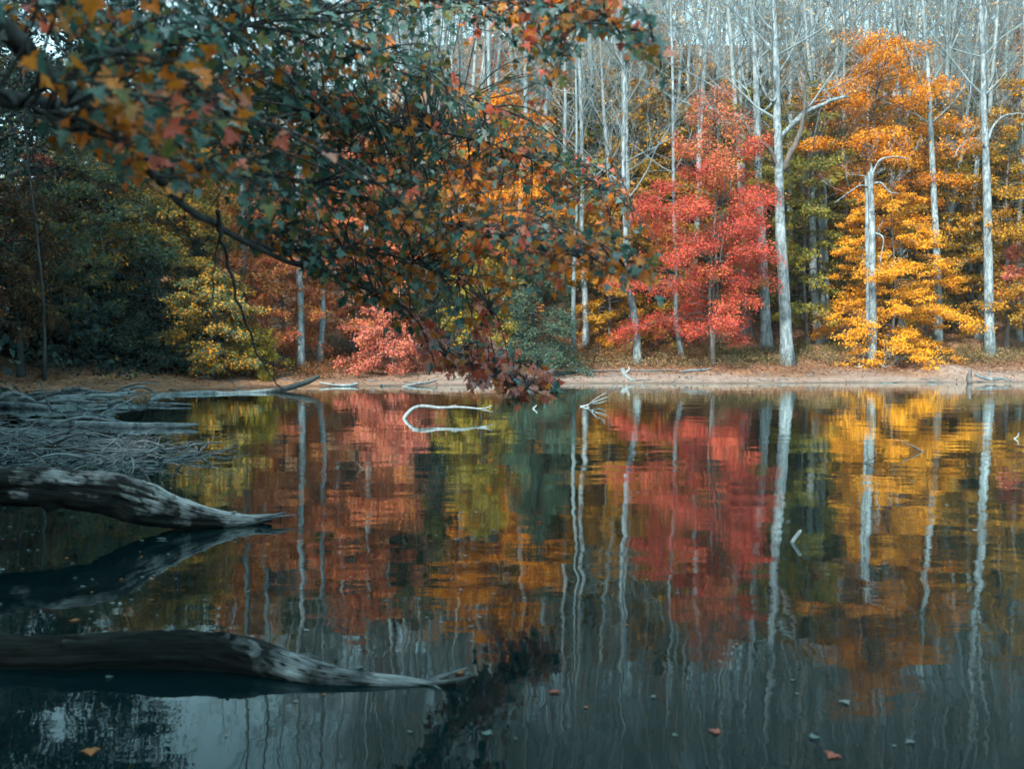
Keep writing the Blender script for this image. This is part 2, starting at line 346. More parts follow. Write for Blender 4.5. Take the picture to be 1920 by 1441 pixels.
def foliage_tree(name, label, cat, base, H, prof, t0=.1, limbs=46, leaves=16000, size=.15, pal=RED, w=(4, 3, 2, 1), r=.11, rise=.35, droop=.35,
                 tilt=.55, flat=.10, seed=1, lean=(0, 0), bark=None, group=None, stems=1, pal2=None, split=.5, fan=.42, thin=2.0):
    rng = np.random.default_rng(seed)
    root = thing(name, base, label, cat, group)
    bark = bark or M_BROWN
    ts = np.linspace(0, 1, 14)
    def axis(t): return np.stack([lean[0] * t * H + .012 * H * np.sin(t * 7 + seed), lean[1] * t * H + .01 * H * np.sin(t * 5 + 2 * seed), t * H - .15 * (t <= 0)], -1)
    trunk = MB()
    for k in range(stems):
        off = np.array([.10, .05, 0]) * k * r * 14
        pts = axis(ts) + off * (np.minimum(ts * 4, 1))[:, None] + (np.array([.03, .02, 0]) * H * k)[None, :] * (ts ** 1.5)[:, None]
        trunk.tube(pts, r * (1 - ts * .9) * (1 + .7 * np.exp(-ts * 40)) / (1 + .35 * k), 8, rough=.08, seed=seed + k)
    trunk.build('trunk', bark, root, True)
    br, cr = MB(), MB()
    pt, pr = np.array(prof).T
    limbs = int(limbs * 1.6); leaves = leaves * 1.45; size = size * .86
    per = leaves / limbs
    for i in range(limbs):
        t = t0 + (1 - t0) * (i + rng.random() * .9) / limbs; t = min(t, .985)
        R = np.interp(t, pt, pr) * (1.12 - .7 * rng.random() ** 2.2) * (1 + .22 * vnoise(np.array(az0 := (i * 2.39996) % 6.28), np.array(t * 5.), seed))
        if R < .12: R = .12
        az = i * 2.39996 + rng.normal(0, .7)
        hd = np.array([math.cos(az), math.sin(az), 0]); sd = np.array([-hd[1], hd[0], 0])
        # limb leaves the trunk below where its spray hangs
        b0 = axis(np.array([max(t - .02, 0.02)]))[0]
        e = rise * (1 + 1.2 * max(0, t - .5)) + rng.normal(0, .16)
        q = np.linspace(0, 1, 7)
        wob = rng.normal(0, .05) * R
        def at(s): return b0 + hd * (R * s)[:, None] + sd * (wob * np.sin(s * 3))[:, None] + np.array([0, 0, 1.0]) * (R * (e * s - droop * s * s))[:, None]
        br.tube(at(q), np.maximum(r * .30 * (1 - q * .85) * (.5 + R / (pr.max() + .01) * .5), .006), 4)
        n = int(per * (R / (pr.mean() + .01)) ** 1.3 * rng.uniform(.7, 1.2) * (.42 if t > thin else 1)) + 12
        nb = max(4, int(6 * R ** .5))
        sb = rng.uniform(.22, 1.0, nb); side = np.where(np.arange(nb) % 2 == 0, 1, -1) * rng.uniform(.5, 1.0, nb)
        Lb = R * fan * (1.12 - sb * .72) * rng.uniform(.6, 1.2, nb)
        start = at(sb)
        dirb = hd[None, :] * .75 + sd[None, :] * side[:, None] + np.array([0, 0, 1]) * rng.normal(.02, .12, nb)[:, None] - np.array([0, 0, 1]) * droop * .35 * sb[:, None]
        dirb /= np.linalg.norm(dirb, axis=1)[:, None]
        for k in range(nb):
            br.tube(np.stack([start[k], start[k] + dirb[k] * Lb[k] * .55 + (0, 0, .02), start[k] + dirb[k] * Lb[k]]), [.010, .007, .003], 3, cap=False)
        k = rng.integers(0, nb, n); f = rng.beta(1.6, 1.0, n)
        c = start[k] + dirb[k] * (Lb[k] * f)[:, None] + rng.normal(0, 1, (n, 3)) * np.array([.20, .20, .05]) * (.3 + R * .16)
        c[:, 2] += rng.normal(0, flat, n) - .03
        d = dirb[k] * .7 + rng.normal(0, .55, (n, 3)); d[:, 2] -= .25
        nm = np.array([0, 0, 1.0]) + rng.normal(0, tilt, (n, 3)) - hd * -.25
        lc = np.clip(vnoise(np.full(n, i * 1.7) , c[:, 0] * .8 + c[:, 1] * .6, seed) * .8 + rng.normal(0, .35), -1, 1)
        pa = pal
        if pal2 is not None and (t + rng.normal(0, .1)) < split: pa = pal2
        cr.leaves(c, d, nm, size * rng.uniform(.65, 1.25, n), pick(rng, pa, n, w, lc))
    br.build('branches', bark, root)
    cr.build('crown', M_LEAF, root)
    return root

def grow(mb, p, d, L, r, lev, rng, maxlev, up=.25, kids=(6, 5, 4), spread=.75, sides=(6, 4, 3, 3), tips=None):
    n = 6 if lev == 0 else 5
    pts = [p]; dd = d.copy()
    for i in range(n - 1):
        dd = dd + rng.normal(0, .10 + .04 * lev, 3); dd[2] += up * .3; dd /= np.linalg.norm(dd)
        pts.append(pts[-1] + dd * L / (n - 1))
    pts = np.array(pts); q = np.linspace(0, 1, n)
    mb.tube(pts, np.maximum(r * (1 - .8 * q), .006), sides[min(lev, 3)], cap=False)
    if tips is not None and lev == maxlev: tips.append(pts[-1])
    if lev >= maxlev: return
    for k in range(kids[lev]):
        s = rng.uniform(.25, 1.0); j = min(int(s * (n - 1)), n - 2); f = s * (n - 1) - j
        b = pts[j] * (1 - f) + pts[j + 1] * f; t = pts[j + 1] - pts[j]; t /= np.linalg.norm(t)
        o = rng.normal(0, 1, 3); o -= t * o.dot(t); o /= np.linalg.norm(o) + 1e-9
        nd_ = t * (1 - spread * .35) + o * spread; nd_[2] += up * .5; nd_ /= np.linalg.norm(nd_)
        grow(mb, b, nd_, L * rng.uniform(.38, .62) * (1.15 - .5 * s), r * (1 - .7 * s) * .55, lev + 1, rng, maxlev, up, kids, spread, sides, tips)

def bare_tree(name, label, base, trunk_pts, rad, cat='tree', limbs=12, start=.4, seed=1, mat=None, group=None, hand=(), fork=0, leaves=None, kids=(5, 5, 4), llen=.26, flare=.5, taper=.82):
    """trunk_pts relative to base; hand = list of (pts relative, r0, r1, dark)"""
    rng = np.random.default_rng(seed); mat = mat or M_PALE
    root = thing(name, base, label, cat, group)
    tp = spline(trunk_pts, 22); q = np.linspace(0, 1, 22)
    H = tp[-1][2] - tp[0][2]
    tp = tp + np.stack([vnoise(q * 6, q * 0, seed), vnoise(q * 6, q * 0 + 5, seed), q * 0], -1) * H * .004
    tp[0, 2] -= .12
    m = MB(); hh = (tp[:, 2] - tp[0, 2])
    m.tube(tp, rad * (1 - taper * q ** 1.1) * (1 + flare * np.exp(-hh * 2.2 / max(rad * 4, .3))), 12, rough=.05, seed=seed)
    m.build('trunk', mat, root, True)
    for pts, r0, r1, dk in hand:
        m = MB(); sp = spline(pts, 14); sp = sp + (rng.normal(0, .028, sp.shape) * np.linspace(0, 1, 14)[:, None] if limbs else 0); m.tube(sp, np.linspace(r0, r1, 14), 8, rough=.14, seed=seed + 3)
        for k in range(7 if limbs else 3):
            j = rng.integers(6, 14); o = rng.normal(0, 1, 3); o[2] = abs(o[2]) + .3; o /= np.linalg.norm(o)
            grow(m, sp[j], o, rng.uniform(.7, 1.5), r1 * .42, 1, rng, 3, .2, (4, 3, 3))
        m.build('limb', M_BROWN if dk else mat, root, True)
    m = MB(); tips = []
    for i in range(limbs):
        s = start + (1 - start) * (i + rng.random()) / limbs; j = min(int(s * 21), 20)
        az = i * 2.4 + rng.normal(0, .5); el = rng.uniform(.3, 1.1)
        d = np.array([math.cos(az) * math.cos(el), math.sin(az) * math.cos(el), math.sin(el)])
        grow(m, tp[j], d, H * llen * rng.uniform(.7, 1.25) * (1.15 - .55 * s), rad * (1 - .8 * s) * .40, 0, rng, 2, .28, kids, .7, tips=tips)
    if limbs: m.build('crown', M_TWIG, root)
    if leaves and tips:
        pal, n = leaves; m = MB(); tips = np.array(tips)
        c = tips[rng.integers(0, len(tips), n)] + rng.normal(0, .28, (n, 3))
        m.leaves(c, rng.normal(0, 1, (n, 3)), rng.normal(0, 1, (n, 3)), rng.uniform(.10, .18, n), pick(rng, pal, n, (3, 3, 2, 1), rng.uniform(-1, 1, n)))
        m.build('leaves', M_LEAF, root)
    return root

def px_tree(name, label, base_px, path, rpx, top=24.0, seed=1, hand_px=(), **kw):
    """a bare trunk whose foot and lean are read off the picture; path = [(px, py), ...] upward, all at the foot's depth"""
    b = ground_at(*base_px); Yd = b[1]
    pts = [np.zeros(3)] + [P(x, y, Yd) - b for x, y in path]
    d = pts[-1] - pts[-2]; z = pts[-1][2]
    if top > z + 1: pts.append(pts[-1] + d / max(d[2], .1) * (top - z) * .5 + (0, .4, 0)); pts.append(pts[-2] + d / max(d[2], .1) * (top - z) + (0, .2, 0))
    hand = [([P(x, y, Yd + dy) - b for x, y, dy in h[0]], h[1] * Yd / FPX, h[2] * Yd / FPX, h[3]) for h in hand_px]
    return bare_tree(name, label, b, pts, rpx * 1.04 * Yd / FPX, seed=seed, hand=hand, **kw)

# ------------------------------------------------------------------ bare pale trunks along the far shore
px_tree('poplar_tree', 'thickest pale grey trunk, forked with dark curved limbs, right of the red maple', (1475, 683), [(1472, 560), (1466, 430), (1463, 315), (1458, 180), (1452, 60)], 11.5, 25, 11,
        [([(1468, 322, 0), (1478, 296, -.2), (1492, 268, -.3), (1504, 236, -.4), (1510, 200, -.5), (1506, 160, -.6), (1503, 135, -.6)], 6, 2.2, True),
         ([(1457, 312, 0), (1447, 286, -.2), (1432, 268, -.3), (1412, 262, -.4), (1404, 244, -.5), (1396, 228, -.5)], 5, 2.0, True),
         ([(1463, 256, 0), (1490, 230, .3), (1520, 206, .5), (1555, 190, .6), (1590, 180, .7)], 5, 2.2, False),
         ([(1460, 170, 0), (1448, 190, -.3), (1428, 160, -.5), (1420, 120, -.6)], 3.5, 1.5, False)], start=.5, limbs=14)
px_tree('poplar_tree', 'pale straight trunk rising behind the right edge of the red maple', (1437, 658), [(1430, 500), (1424, 350), (1418, 200), (1412, 80)], 9.5, 25, 12,
        [([(1422, 280, 0), (1400, 262, .2), (1375, 240, .3), (1345, 210, .4), (1325, 200, .5)], 4, 1.6, False)], start=.5)
px_tree('dead_snag', 'broken white dead trunk standing in front of the orange beech', (1638, 684), [(1636, 560), (1635, 440), (1633, 322)], 6.6, 0, 13,
        [([(1632, 684, .15), (1629, 560, .2), (1627, 440, .2), (1625, 345, .2), (1624, 330, .2)], 6.5, 2.6, False), ([(1633, 326, 0), (1634, 312, 0), (1632, 305, 0)], 3.2, .6, False),
         ([(1634, 330, 0), (1650, 300, -.2), (1680, 294, -.3), (1705, 298, -.4)], 2.0, .7, False),
         ([(1634, 345, 0), (1652, 343, -.3), (1668, 360, -.4), (1682, 362, -.5)], 2.2, .7, False),
         ([(1634, 350, 0), (1612, 348, .1), (1590, 362, -.3), (1565, 380, -.4)], 1.4, .5, False),
         ([(1637, 435, 0), (1656, 446, -.4), (1652, 480, -.5), (1646, 520, -.5)], 1.6, .6, False),
         ([(1638, 672, -.1), (1620, 684, -.4), (1606, 688, -.6)], 2.6, 1.0, False),
         ([(1640, 674, -.1), (1655, 686, -.5), (1664, 689, -.7)], 2.6, 1.0, False)], limbs=0, mat=M_PALE, flare=.3, taper=.22, cat='dead tree')
px_tree('poplar_tree', 'pale trunk with one hooked bare limb near the right edge', (1857, 667), [(1856, 520), (1854, 380), (1850, 270), (1846, 180), (1842, 60)], 8.8, 25, 14,
        [([(1853, 265, 0), (1862, 238, -.2), (1880, 220, -.4), (1900, 213, -.5), (1925, 214, -.6)], 2.6, .9, False),
         ([(1852, 285, 0), (1840, 264, -.3), (1822, 260, -.4), (1800, 275, -.5), (1785, 300, -.5)], 2.2, .6, False)], start=.55)
px_tree('poplar_tree', 'slim grey trunk passing behind the right side of the orange beech', (1762, 664), [(1758, 520), (1752, 380), (1746, 250), (1738, 120)], 7.5, 26, 15, start=.5)
px_tree('young_tree', 'thin grey trunk in deep shade left of the orange beech', (1552, 640), [(1551, 540), (1549, 440), (1548, 380)], 4.5, 13, 16, start=.6, limbs=8)
px_tree('poplar_tree', 'leaning white trunk whose foot bends right, by the driftwood stump', (1196, 683), [(1191, 620), (1182, 550), (1177, 490), (1168, 400), (1166, 300), (1170, 150)], 7.2, 24, 17, start=.5)
px_tree('poplar_tree', 'straight pale trunk close behind the leaning white trunk', (1186, 652), [(1183, 560), (1181, 440), (1176, 300), (1172, 130)], 5.5, 24, 18, start=.5)
px_tree('poplar_tree', 'pale trunk standing left of the amber shrubs, second from the green cedar', (1096, 654), [(1094, 560), (1092, 450), (1089, 330), (1086, 180)], 6.0, 24, 19, start=.5)
px_tree('young_tree', 'dark slim trunk nearest the green cedar', (1073, 668), [(1075, 560), (1078, 450), (1080, 330)], 4.6, 18, 20, start=.55, mat=M_TWIG)
px_tree('poplar_tree', 'slender white trunk just left of the red maple stem', (1275, 676), [(1271, 600), (1268, 500), (1264, 350), (1262, 150)], 5.0, 23, 21, start=.5)
px_tree('poplar_tree', 'pale trunk rising through the coral maples left of the overhanging branch', (566, 692), [(560, 580), (558, 450), (556, 300), (552, 150)], 7.0, 23, 22, start=.5)
px_tree('poplar_tree', 'second pale trunk through the coral maples, right of the first', (602, 684), [(601, 580), (600, 480), (598, 330), (596, 200)], 5.8, 22, 23, start=.5)
px_tree('young_tree', 'grey trunk half hidden behind the coral leaves and the hanging bare twigs', (458, 672), [(456, 560), (455, 450), (453, 300)], 7.0, 21, 24, start=.5, mat=M_TWIG)
px_tree('young_tree', 'dim grey trunk between the hanging twigs and the coral leaves', (496, 668), [(494, 560), (492, 420), (490, 300)], 6.5, 21, 25, start=.5, mat=M_TWIG)
px_tree('young_tree', 'pair-leaning pale sapling in the dark corner, right one', (97, 716), [(96, 680), (94, 650), (92, 600)], 2.6, 7, 26, start=.6, limbs=6)
px_tree('young_tree', 'pair-leaning pale sapling in the dark corner, left one', (88, 712), [(86, 685), (84, 660), (83, 610)], 1.9, 6, 27, start=.6, limbs=6)
px_tree('poplar_tree', 'tall pale trunk forking low beside the upper orange crown', (1540, 632), [(1538, 450), (1536, 300), (1528, 200), (1524, 60)], 8.5, 27, 28,
        [([(1537, 300, 0), (1526, 260, .2), (1520, 200, .3), (1516, 120, .4)], 5, 2.5, False)], start=.5, leaves=(TAN, 900))
px_tree('poplar_tree', 'pale trunk with a few tan leaves, far behind the red crown', (1395, 630), [(1396, 450), (1394, 300), (1388, 150), (1385, 60)], 5.5, 26, 29, start=.35, leaves=(TAN, 1500))
px_tree('poplar_tree', 'pale trunk in the gap right of the orange crown top', (1690, 628), [(1692, 450), (1690, 300), (1684, 150), (1680, 40)], 6.5, 27, 30, start=.5)

# ------------------------------------------------------------------ leafy trees along the far shore
def at_px(px, py): return ground_at(px, py)
b = at_px(1337, 685)
foliage_tree('red_maple', 'bright red maple on the far shore', 'tree', b, 12.6, [(.05, 1.2), (.14, 2.7), (.25, 3.4), (.45, 3.3), (.60, 2.8), (.75, 2.0), (.88, 1.4), (1, .5)], .10, 66, 42000, .112, [(.60, .16, .08), (.62, .22, .08), (.52, .10, .07), (.60, .28, .08)], (4, 4, 2, 2),
             .10, .45, .34, .62, .17, 3, bark=M_BROWN, stems=3, pal2=RED, split=.66, thin=.74)
b = at_px(1672, 674)
foliage_tree('beech_tree', 'large orange beech with layered drooping sprays behind the white snag', 'tree', b, 8.6, [(.02, 2.4), (.1, 3.9), (.25, 4.0), (.5, 3.3), (.75, 2.5), (1, .8)], .05, 36, 36000, .12, [(.82, .34, .018), (.84, .41, .03), (.68, .25, .014), (.48, .32, .04)], (4, 4, 2, 1.5),
             .09, .16, .50, .55, .05, 5, fan=.36)
b = at_px(1640, 640)
foliage_tree('beech_tree', 'tall orange crown reaching above the snag, farther back', 'tree', b, 15.4, [(.3, 2.6), (.45, 3.8), (.65, 4.2), (.8, 3.6), (.92, 2.4), (1, 1.0)], .32, 50, 32000, .135, ORANGE, (3, 3, 3, 2), .13, .36, .34, .6, .15, 6)
b = at_px(1885, 655)
foliage_tree('beech_tree', 'amber beech at the right edge behind the hooked-limb trunk', 'tree', b, 13.5, [(.05, 2.0), (.2, 3.2), (.5, 3.2), (.75, 2.4), (1, .6)], .1, 56, 20000, .16, AMBER, (3, 4, 3, 3), .11, .28, .4, .55, .09, 7)
b = at_px(1910, 662); b[1] -= .8
foliage_tree('red_maple', 'small dusky red maple cut by the right edge', 'tree', b, 6.0, [(.3, .6), (.5, 1.3), (.75, 1.3), (1, .3)], .42, 18, 3500, .14, PINK, (3, 3, 3, 2), .05, .3, .3, .6, .1, 8)
b = at_px(1512, 648)
foliage_tree('beech_tree', 'olive green beech in the shade right of the thick forked trunk', 'tree', b, 13.5, [(.05, 1.6), (.2, 2.6), (.5, 2.7), (.75, 2.2), (1, .6)], .1, 52, 15000, .16, YGREEN, (2, 4, 4, 1), .1, .28, .42, .5, .08, 9)
b = at_px(1408, 640)
foliage_tree('beech_tree', 'olive beech filling the gap behind the red maple', 'tree', b, 13.0, [(.05, 1.8), (.2, 2.8), (.5, 2.8), (.75, 2.2), (1, .6)], .1, 50, 14000, .16, YGREEN, (3, 4, 3, 2), .1, .28, .42, .5, .08, 10)
b = at_px(1735, 640)
foliage_tree('beech_tree', 'olive and amber beech behind the right skirt of the orange beech', 'tree', b, 12, [(.05, 1.8), (.2, 3.0), (.5, 3.0), (.75, 2.2), (1, .6)], .1, 50, 14000, .16, AMBER, (1, 3, 4, 5), .1, .28, .42, .5, .08, 12)
b = at_px(1140, 650)
foliage_tree('beech_tree', 'low amber beech between the pale trunks left of the red maple', 'tree', b, 8.5, [(.03, 1.5), (.15, 2.4), (.5, 2.4), (.8, 1.5), (1, .4)], .06, 46, 15000, .15, AMBER, (4, 4, 3, 2), .08, .26, .42, .5, .08, 13)
b = at_px(1235, 645)
foliage_tree('beech_tree', 'yellow green beech just behind the leaning white trunk', 'tree', b, 9.5, [(.03, 1.5), (.15, 2.4), (.5, 2.4), (.8, 1.5), (1, .4)], .06, 46, 13000, .15, AMBER, (2, 3, 4, 4), .08, .26, .42, .5, .08, 14)
b = at_px(1003, 692)
foliage_tree('cedar_tree', 'blue green cedar with skirts to the ground at the centre of the shore', 'tree', b, 6.6, [(.02, 1.9), (.12, 2.1), (.3, 1.7), (.55, 1.5), (.8, .9), (1, .2)], .03, 60, 20000, .11, TEAL, (4, 4, 3, 3), .1, .2, .5, .7, .12, 15, bark=M_DARK)
b = at_px(905, 684)
foliage_tree('beech_tree', 'green and gold shrubby tree behind the tip of the overhanging branch', 'tree', b, 6.4, [(.02, 1.3), (.2, 2.0), (.5, 1.9), (.8, 1.2), (1, .3)], .05, 44, 12000, .14, YGREEN, (4, 4, 3, 3), .07, .3, .4, .55, .1, 16)
b = at_px(930, 650)
foliage_tree('red_maple', 'orange maple mostly hidden behind the overhanging leaves', 'tree', b, 12.5, [(.2, 1.8), (.4, 3.0), (.65, 3.2), (.85, 2.0), (1, .6)], .2, 54, 20000, .17, ORANGE, (4, 3, 4, 2), .11, .35, .35, .6, .1, 17)
b = at_px(665, 672)
foliage_tree('red_maple', 'coral orange maple behind the drooping end of the dark limb', 'tree', b, 11.0, [(.06, 1.6), (.2, 2.6), (.45, 3.0), (.7, 2.6), (.9, 1.4), (1, .4)], .1, 58, 22000, .16, CORAL, (4, 4, 3, 3), .1, .35, .38, .6, .1, 18)
b = at_px(528, 682)
foliage_tree('red_maple', 'coral orange young maple around the first pale left trunk', 'tree', b, 7.4, [(.06, 1.2), (.25, 2.0), (.5, 2.2), (.8, 1.5), (1, .4)], .08, 46, 15000, .15, CORAL, (3, 4, 2, 4), .08, .32, .4, .55, .1, 19)
b = at_px(735, 700)
foliage_tree('maple_shrub', 'low pink red maple shrub hugging the bank left of the branch tip', 'shrub', b, 2.7, [(.02, 1.5), (.3, 1.9), (.6, 1.6), (1, .5)], .06, 40, 9000, .12, PINK, (4, 4, 2, 2), .05, .3, .35, .6, .1, 20)
b = at_px(400, 716)
foliage_tree('beech_tree', 'rounded yellow and green beech leaning over the left water edge', 'tree', b, 4.3, [(.02, 1.4), (.15, 1.8), (.5, 1.75), (.8, 1.2), (1, .3)], .04, 56, 16000, .13, [(.80, .32, .02), (.54, .30, .04), (.12, .18, .085), (.07, .13, .085)], (3, 3, 3, 3), .07, .25, .4, .55, .09, 21)
b = at_px(480, 706)
foliage_tree('maple_shrub', 'small yellow green shrub at the right foot of the rounded beech', 'shrub', b, 1.9, [(.02, .8), (.4, 1.0), (1, .3)], .05, 24, 4500, .11, YGREEN, (4, 3, 2, 3), .04, .3, .35, .6, .08, 22)
b = at_px(265, 668)
foliage_tree('beech_tree', 'gold and olive beech rising behind the dark hemlocks on the left', 'tree', b, 10.5, [(.1, 1.8), (.3, 3.0), (.6, 3.2), (.85, 2.2), (1, .6)], .15, 52, 18000, .16, [(.70, .29, .025), (.50, .27, .035), (.20, .20, .055), (.09, .14, .065)], (4, 3, 3, 4), .1, .26, .42, .5, .08, 23)
b = at_px(330, 672)
foliage_tree('beech_tree', 'green and gold tree between the hanging twigs and the left gold beech', 'tree', b, 9.6, [(.05, 1.8), (.3, 2.8), (.6, 2.9), (.85, 2.0), (1, .5)], .1, 52, 17000, .16, [(.68, .31, .03), (.40, .28, .045), (.18, .2, .06), (.10, .14, .06)], (4, 3, 3, 3), .1, .26, .42, .5, .08, 24)
b = at_px(115, 680)
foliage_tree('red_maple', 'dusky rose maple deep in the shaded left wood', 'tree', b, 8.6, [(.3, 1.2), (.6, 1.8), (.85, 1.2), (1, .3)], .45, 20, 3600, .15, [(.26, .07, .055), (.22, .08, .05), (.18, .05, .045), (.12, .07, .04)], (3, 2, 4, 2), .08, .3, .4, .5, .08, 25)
b = W(40, 735); b = np.array([b[0] - .6, b[1] + 1.0, hgt(b[0] - .6, b[1] + 1.0)])
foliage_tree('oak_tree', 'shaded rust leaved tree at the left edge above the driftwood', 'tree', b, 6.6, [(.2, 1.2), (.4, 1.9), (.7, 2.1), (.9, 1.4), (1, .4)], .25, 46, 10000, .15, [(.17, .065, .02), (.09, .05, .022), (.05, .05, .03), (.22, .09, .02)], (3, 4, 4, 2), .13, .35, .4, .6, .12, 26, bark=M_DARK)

b = at_px(190, 680)
foliage_tree('beech_tree', 'soft yellow green beech left of the gold ones, above the dark corner', 'tree', b, 8.5, [(.1, 1.8), (.35, 2.8), (.65, 2.8), (.88, 1.8), (1, .5)], .2, 48, 15000, .15, [(.10, .15, .08), (.06, .11, .075), (.22, .20, .05), (.60, .27, .03)], (4, 4, 2, 1.5), .09, .28, .42, .55, .1, 54)
# dark hemlocks of the shaded left bank
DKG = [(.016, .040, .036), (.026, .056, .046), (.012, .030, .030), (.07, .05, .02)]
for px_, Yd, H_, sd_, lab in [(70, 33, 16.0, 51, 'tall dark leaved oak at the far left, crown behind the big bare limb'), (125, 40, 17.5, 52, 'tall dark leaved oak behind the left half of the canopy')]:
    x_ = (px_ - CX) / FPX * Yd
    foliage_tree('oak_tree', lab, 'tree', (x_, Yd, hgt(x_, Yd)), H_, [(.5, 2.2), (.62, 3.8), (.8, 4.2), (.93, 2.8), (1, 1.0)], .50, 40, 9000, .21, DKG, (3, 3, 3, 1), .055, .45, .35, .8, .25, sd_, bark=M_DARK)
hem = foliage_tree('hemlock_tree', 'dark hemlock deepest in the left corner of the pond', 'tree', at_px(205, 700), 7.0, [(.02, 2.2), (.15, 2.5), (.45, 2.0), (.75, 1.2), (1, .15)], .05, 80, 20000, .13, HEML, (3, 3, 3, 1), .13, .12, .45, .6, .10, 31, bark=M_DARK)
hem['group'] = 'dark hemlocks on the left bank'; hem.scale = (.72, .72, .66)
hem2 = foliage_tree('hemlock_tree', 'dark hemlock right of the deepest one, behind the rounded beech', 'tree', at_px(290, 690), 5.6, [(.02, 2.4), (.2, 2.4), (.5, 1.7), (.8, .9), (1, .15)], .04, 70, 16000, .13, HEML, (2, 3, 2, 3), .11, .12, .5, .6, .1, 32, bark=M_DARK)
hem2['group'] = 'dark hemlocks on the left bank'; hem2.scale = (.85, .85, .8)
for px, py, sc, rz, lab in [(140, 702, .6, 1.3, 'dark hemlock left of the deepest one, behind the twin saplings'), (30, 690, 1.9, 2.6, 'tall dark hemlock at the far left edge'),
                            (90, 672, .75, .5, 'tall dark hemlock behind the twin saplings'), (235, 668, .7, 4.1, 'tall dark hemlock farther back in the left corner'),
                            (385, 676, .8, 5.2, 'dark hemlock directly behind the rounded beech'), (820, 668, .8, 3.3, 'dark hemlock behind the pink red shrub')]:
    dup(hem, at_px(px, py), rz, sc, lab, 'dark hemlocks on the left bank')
# tall hemlocks of the near left bank, beyond the picture's edge, that shade the left of the pond
k = 0
for x, y, sc in [(-21, 24, 2.6), (-26, 27, 2.6), (-24, 19, 2.7), (-18.5, 17.5, 2.2), (-15, 12.5, 2.1), (-29, 22, 2.8), (-20, 12, 2.7), (-12, 7.5, 2.0), (-27, 14, 2.8), (-9.5, 3, 1.9), (-16, 6, 2.5), (-11, -2, 2.3), (-23, 6, 2.8), (-19.8, 26.5, 2.2), (-22.5, 22, 2.6), (-24.5, 24.5, 2.6), (-17.5, 21, 2.0), (-6.8, -1.2, 1.6), (-4.6, -5.5, 1.7), (-9.5, -5, 1.9), (-.5, -8.5, 1.6), (-13.5, 1.5, 2.0)]:
    dup((hem, hem2)[k % 2], (x, y, hgt(x, y) - .1), k * 1.7, sc, 'tall hemlock of the near left bank, shading the driftwood', 'hemlocks of the near left bank'); k += 1

# ------------------------------------------------------------------ the bare wood on the hillside
protos = []
for i in range(7):
    rng = np.random.default_rng(100 + i)
    Ht = 19 + rng.uniform(-1.5, 3)
    lean = rng.normal(0, .35, 2)
    o = bare_tree('hillside_tree', 'slender bare pale tree in the leafless wood on the hillside', (0, 0, -60), [(0, 0, 0), (lean[0] * .5, lean[1] * .5, Ht * .35), (lean[0] * 1.2, lean[1], Ht * .7), (lean[0] * 1.5, lean[1] * 2, Ht)],
                  .15 + .05 * rng.random(), limbs=17, start=.32, seed=200 + i, group='leafless trees on the hillside', mat=M_HILL, kids=(6, 6, 5), llen=.25, leaves=(TAN, (500, 160, 320)[i % 3]))
    protos.append(o)
rng = np.random.default_rng(77)
spots = []; tries = 0
while len(spots) < 285 and tries < 60000:
    tries += 1
    y = 50 + 66 * rng.random() ** .9; x = rng.uniform(-.60, .60) * y
    if x < -.22 * y and rng.random() < .72: continue
    md = 1.5 + (y - 50) * .018
    if any((x - a) ** 2 + (y - c) ** 2 < md * md for a, c in spots): continue
    spots.append((x, y))
def zone(x, y):
    p = CX + FPX * x / y
    for lim, txt in ((200, 'at the far left edge'), (430, 'behind the left gold beeches'), (620, 'behind the pale trunks in coral maples'), (800, 'behind the middle of the canopy'), (960, 'behind the right half of the canopy'), (1080, 'above the green cedar'), (1190, 'above the leaning white trunk'),
                     (1300, 'behind the left of the red maple'), (1420, 'behind the right of the red maple'), (1530, 'behind the thick forked trunk'), (1640, 'left behind the orange beech'), (1740, 'right behind the orange beech'), (1840, 'left of the hooked-limb trunk')):
        if p < lim: return txt
    return 'at the far right edge'
def slope(y): return 'lower slope' if y < 62 else 'middle slope' if y < 84 else 'upper slope'
for i, (x, y) in enumerate(spots):
    z = hgt(x, y) - .1; s = rng.uniform(.8, 1.2) * (.66 if x < -.17 * y else 1); rz = rng.uniform(0, 6.28)
    lab = f"{('tan flecked', 'bare', 'thinly leaved')[(i % len(protos)) % 3]} pale tree on the {slope(y)}, {zone(x, y)}"
    if i < len(protos): o = protos[i]; o.location = (x, y, z); o.rotation_euler = (0, 0, rz); o.scale = (s, s, s); o['label'] = lab
    else:
        o = dup(protos[i % len(protos)], (x, y, z), rz, (s, s, s * rng.uniform(.85, 1.15)), lab); o.rotation_euler = (rng.normal(0, .045), rng.normal(0, .045), rz)
# leafy understorey among them
us = []
us.append(foliage_tree('understorey_tree', 'amber understorey tree among the bare hillside trunks', 'tree', (0, 0, -60), 9, [(.1, 1.6), (.4, 2.6), (.7, 2.2), (1, .5)], .14, 36, 7000, .2, AMBER, (3, 3, 3, 3), .09, .3, .4, .55, .1, 41, group='amber understorey on the hillside'))
us.append(foliage_tree('understorey_tree', 'olive green understorey tree among the bare hillside trunks', 'tree', (0, 0, -60), 8, [(.1, 1.8), (.4, 2.6), (.7, 2.0), (1, .5)], .08, 36, 7000, .2, OLIVE, (3, 3, 2, 3), .09, .25, .42, .5, .1, 42, group='olive understorey on the hillside'))
us.append(foliage_tree('understorey_tree', 'rust orange understorey tree among the bare hillside trunks', 'tree', (0, 0, -60), 8.5, [(.1, 1.4), (.4, 2.2), (.7, 2.0), (1, .5)], .14, 34, 6000, .2, [(.5, .16, .03), (.4, .13, .03), (.55, .22, .04), (.3, .14, .03)], (3, 3, 2, 3), .09, .3, .4, .55, .1, 43, group='rust understorey on the hillside'))
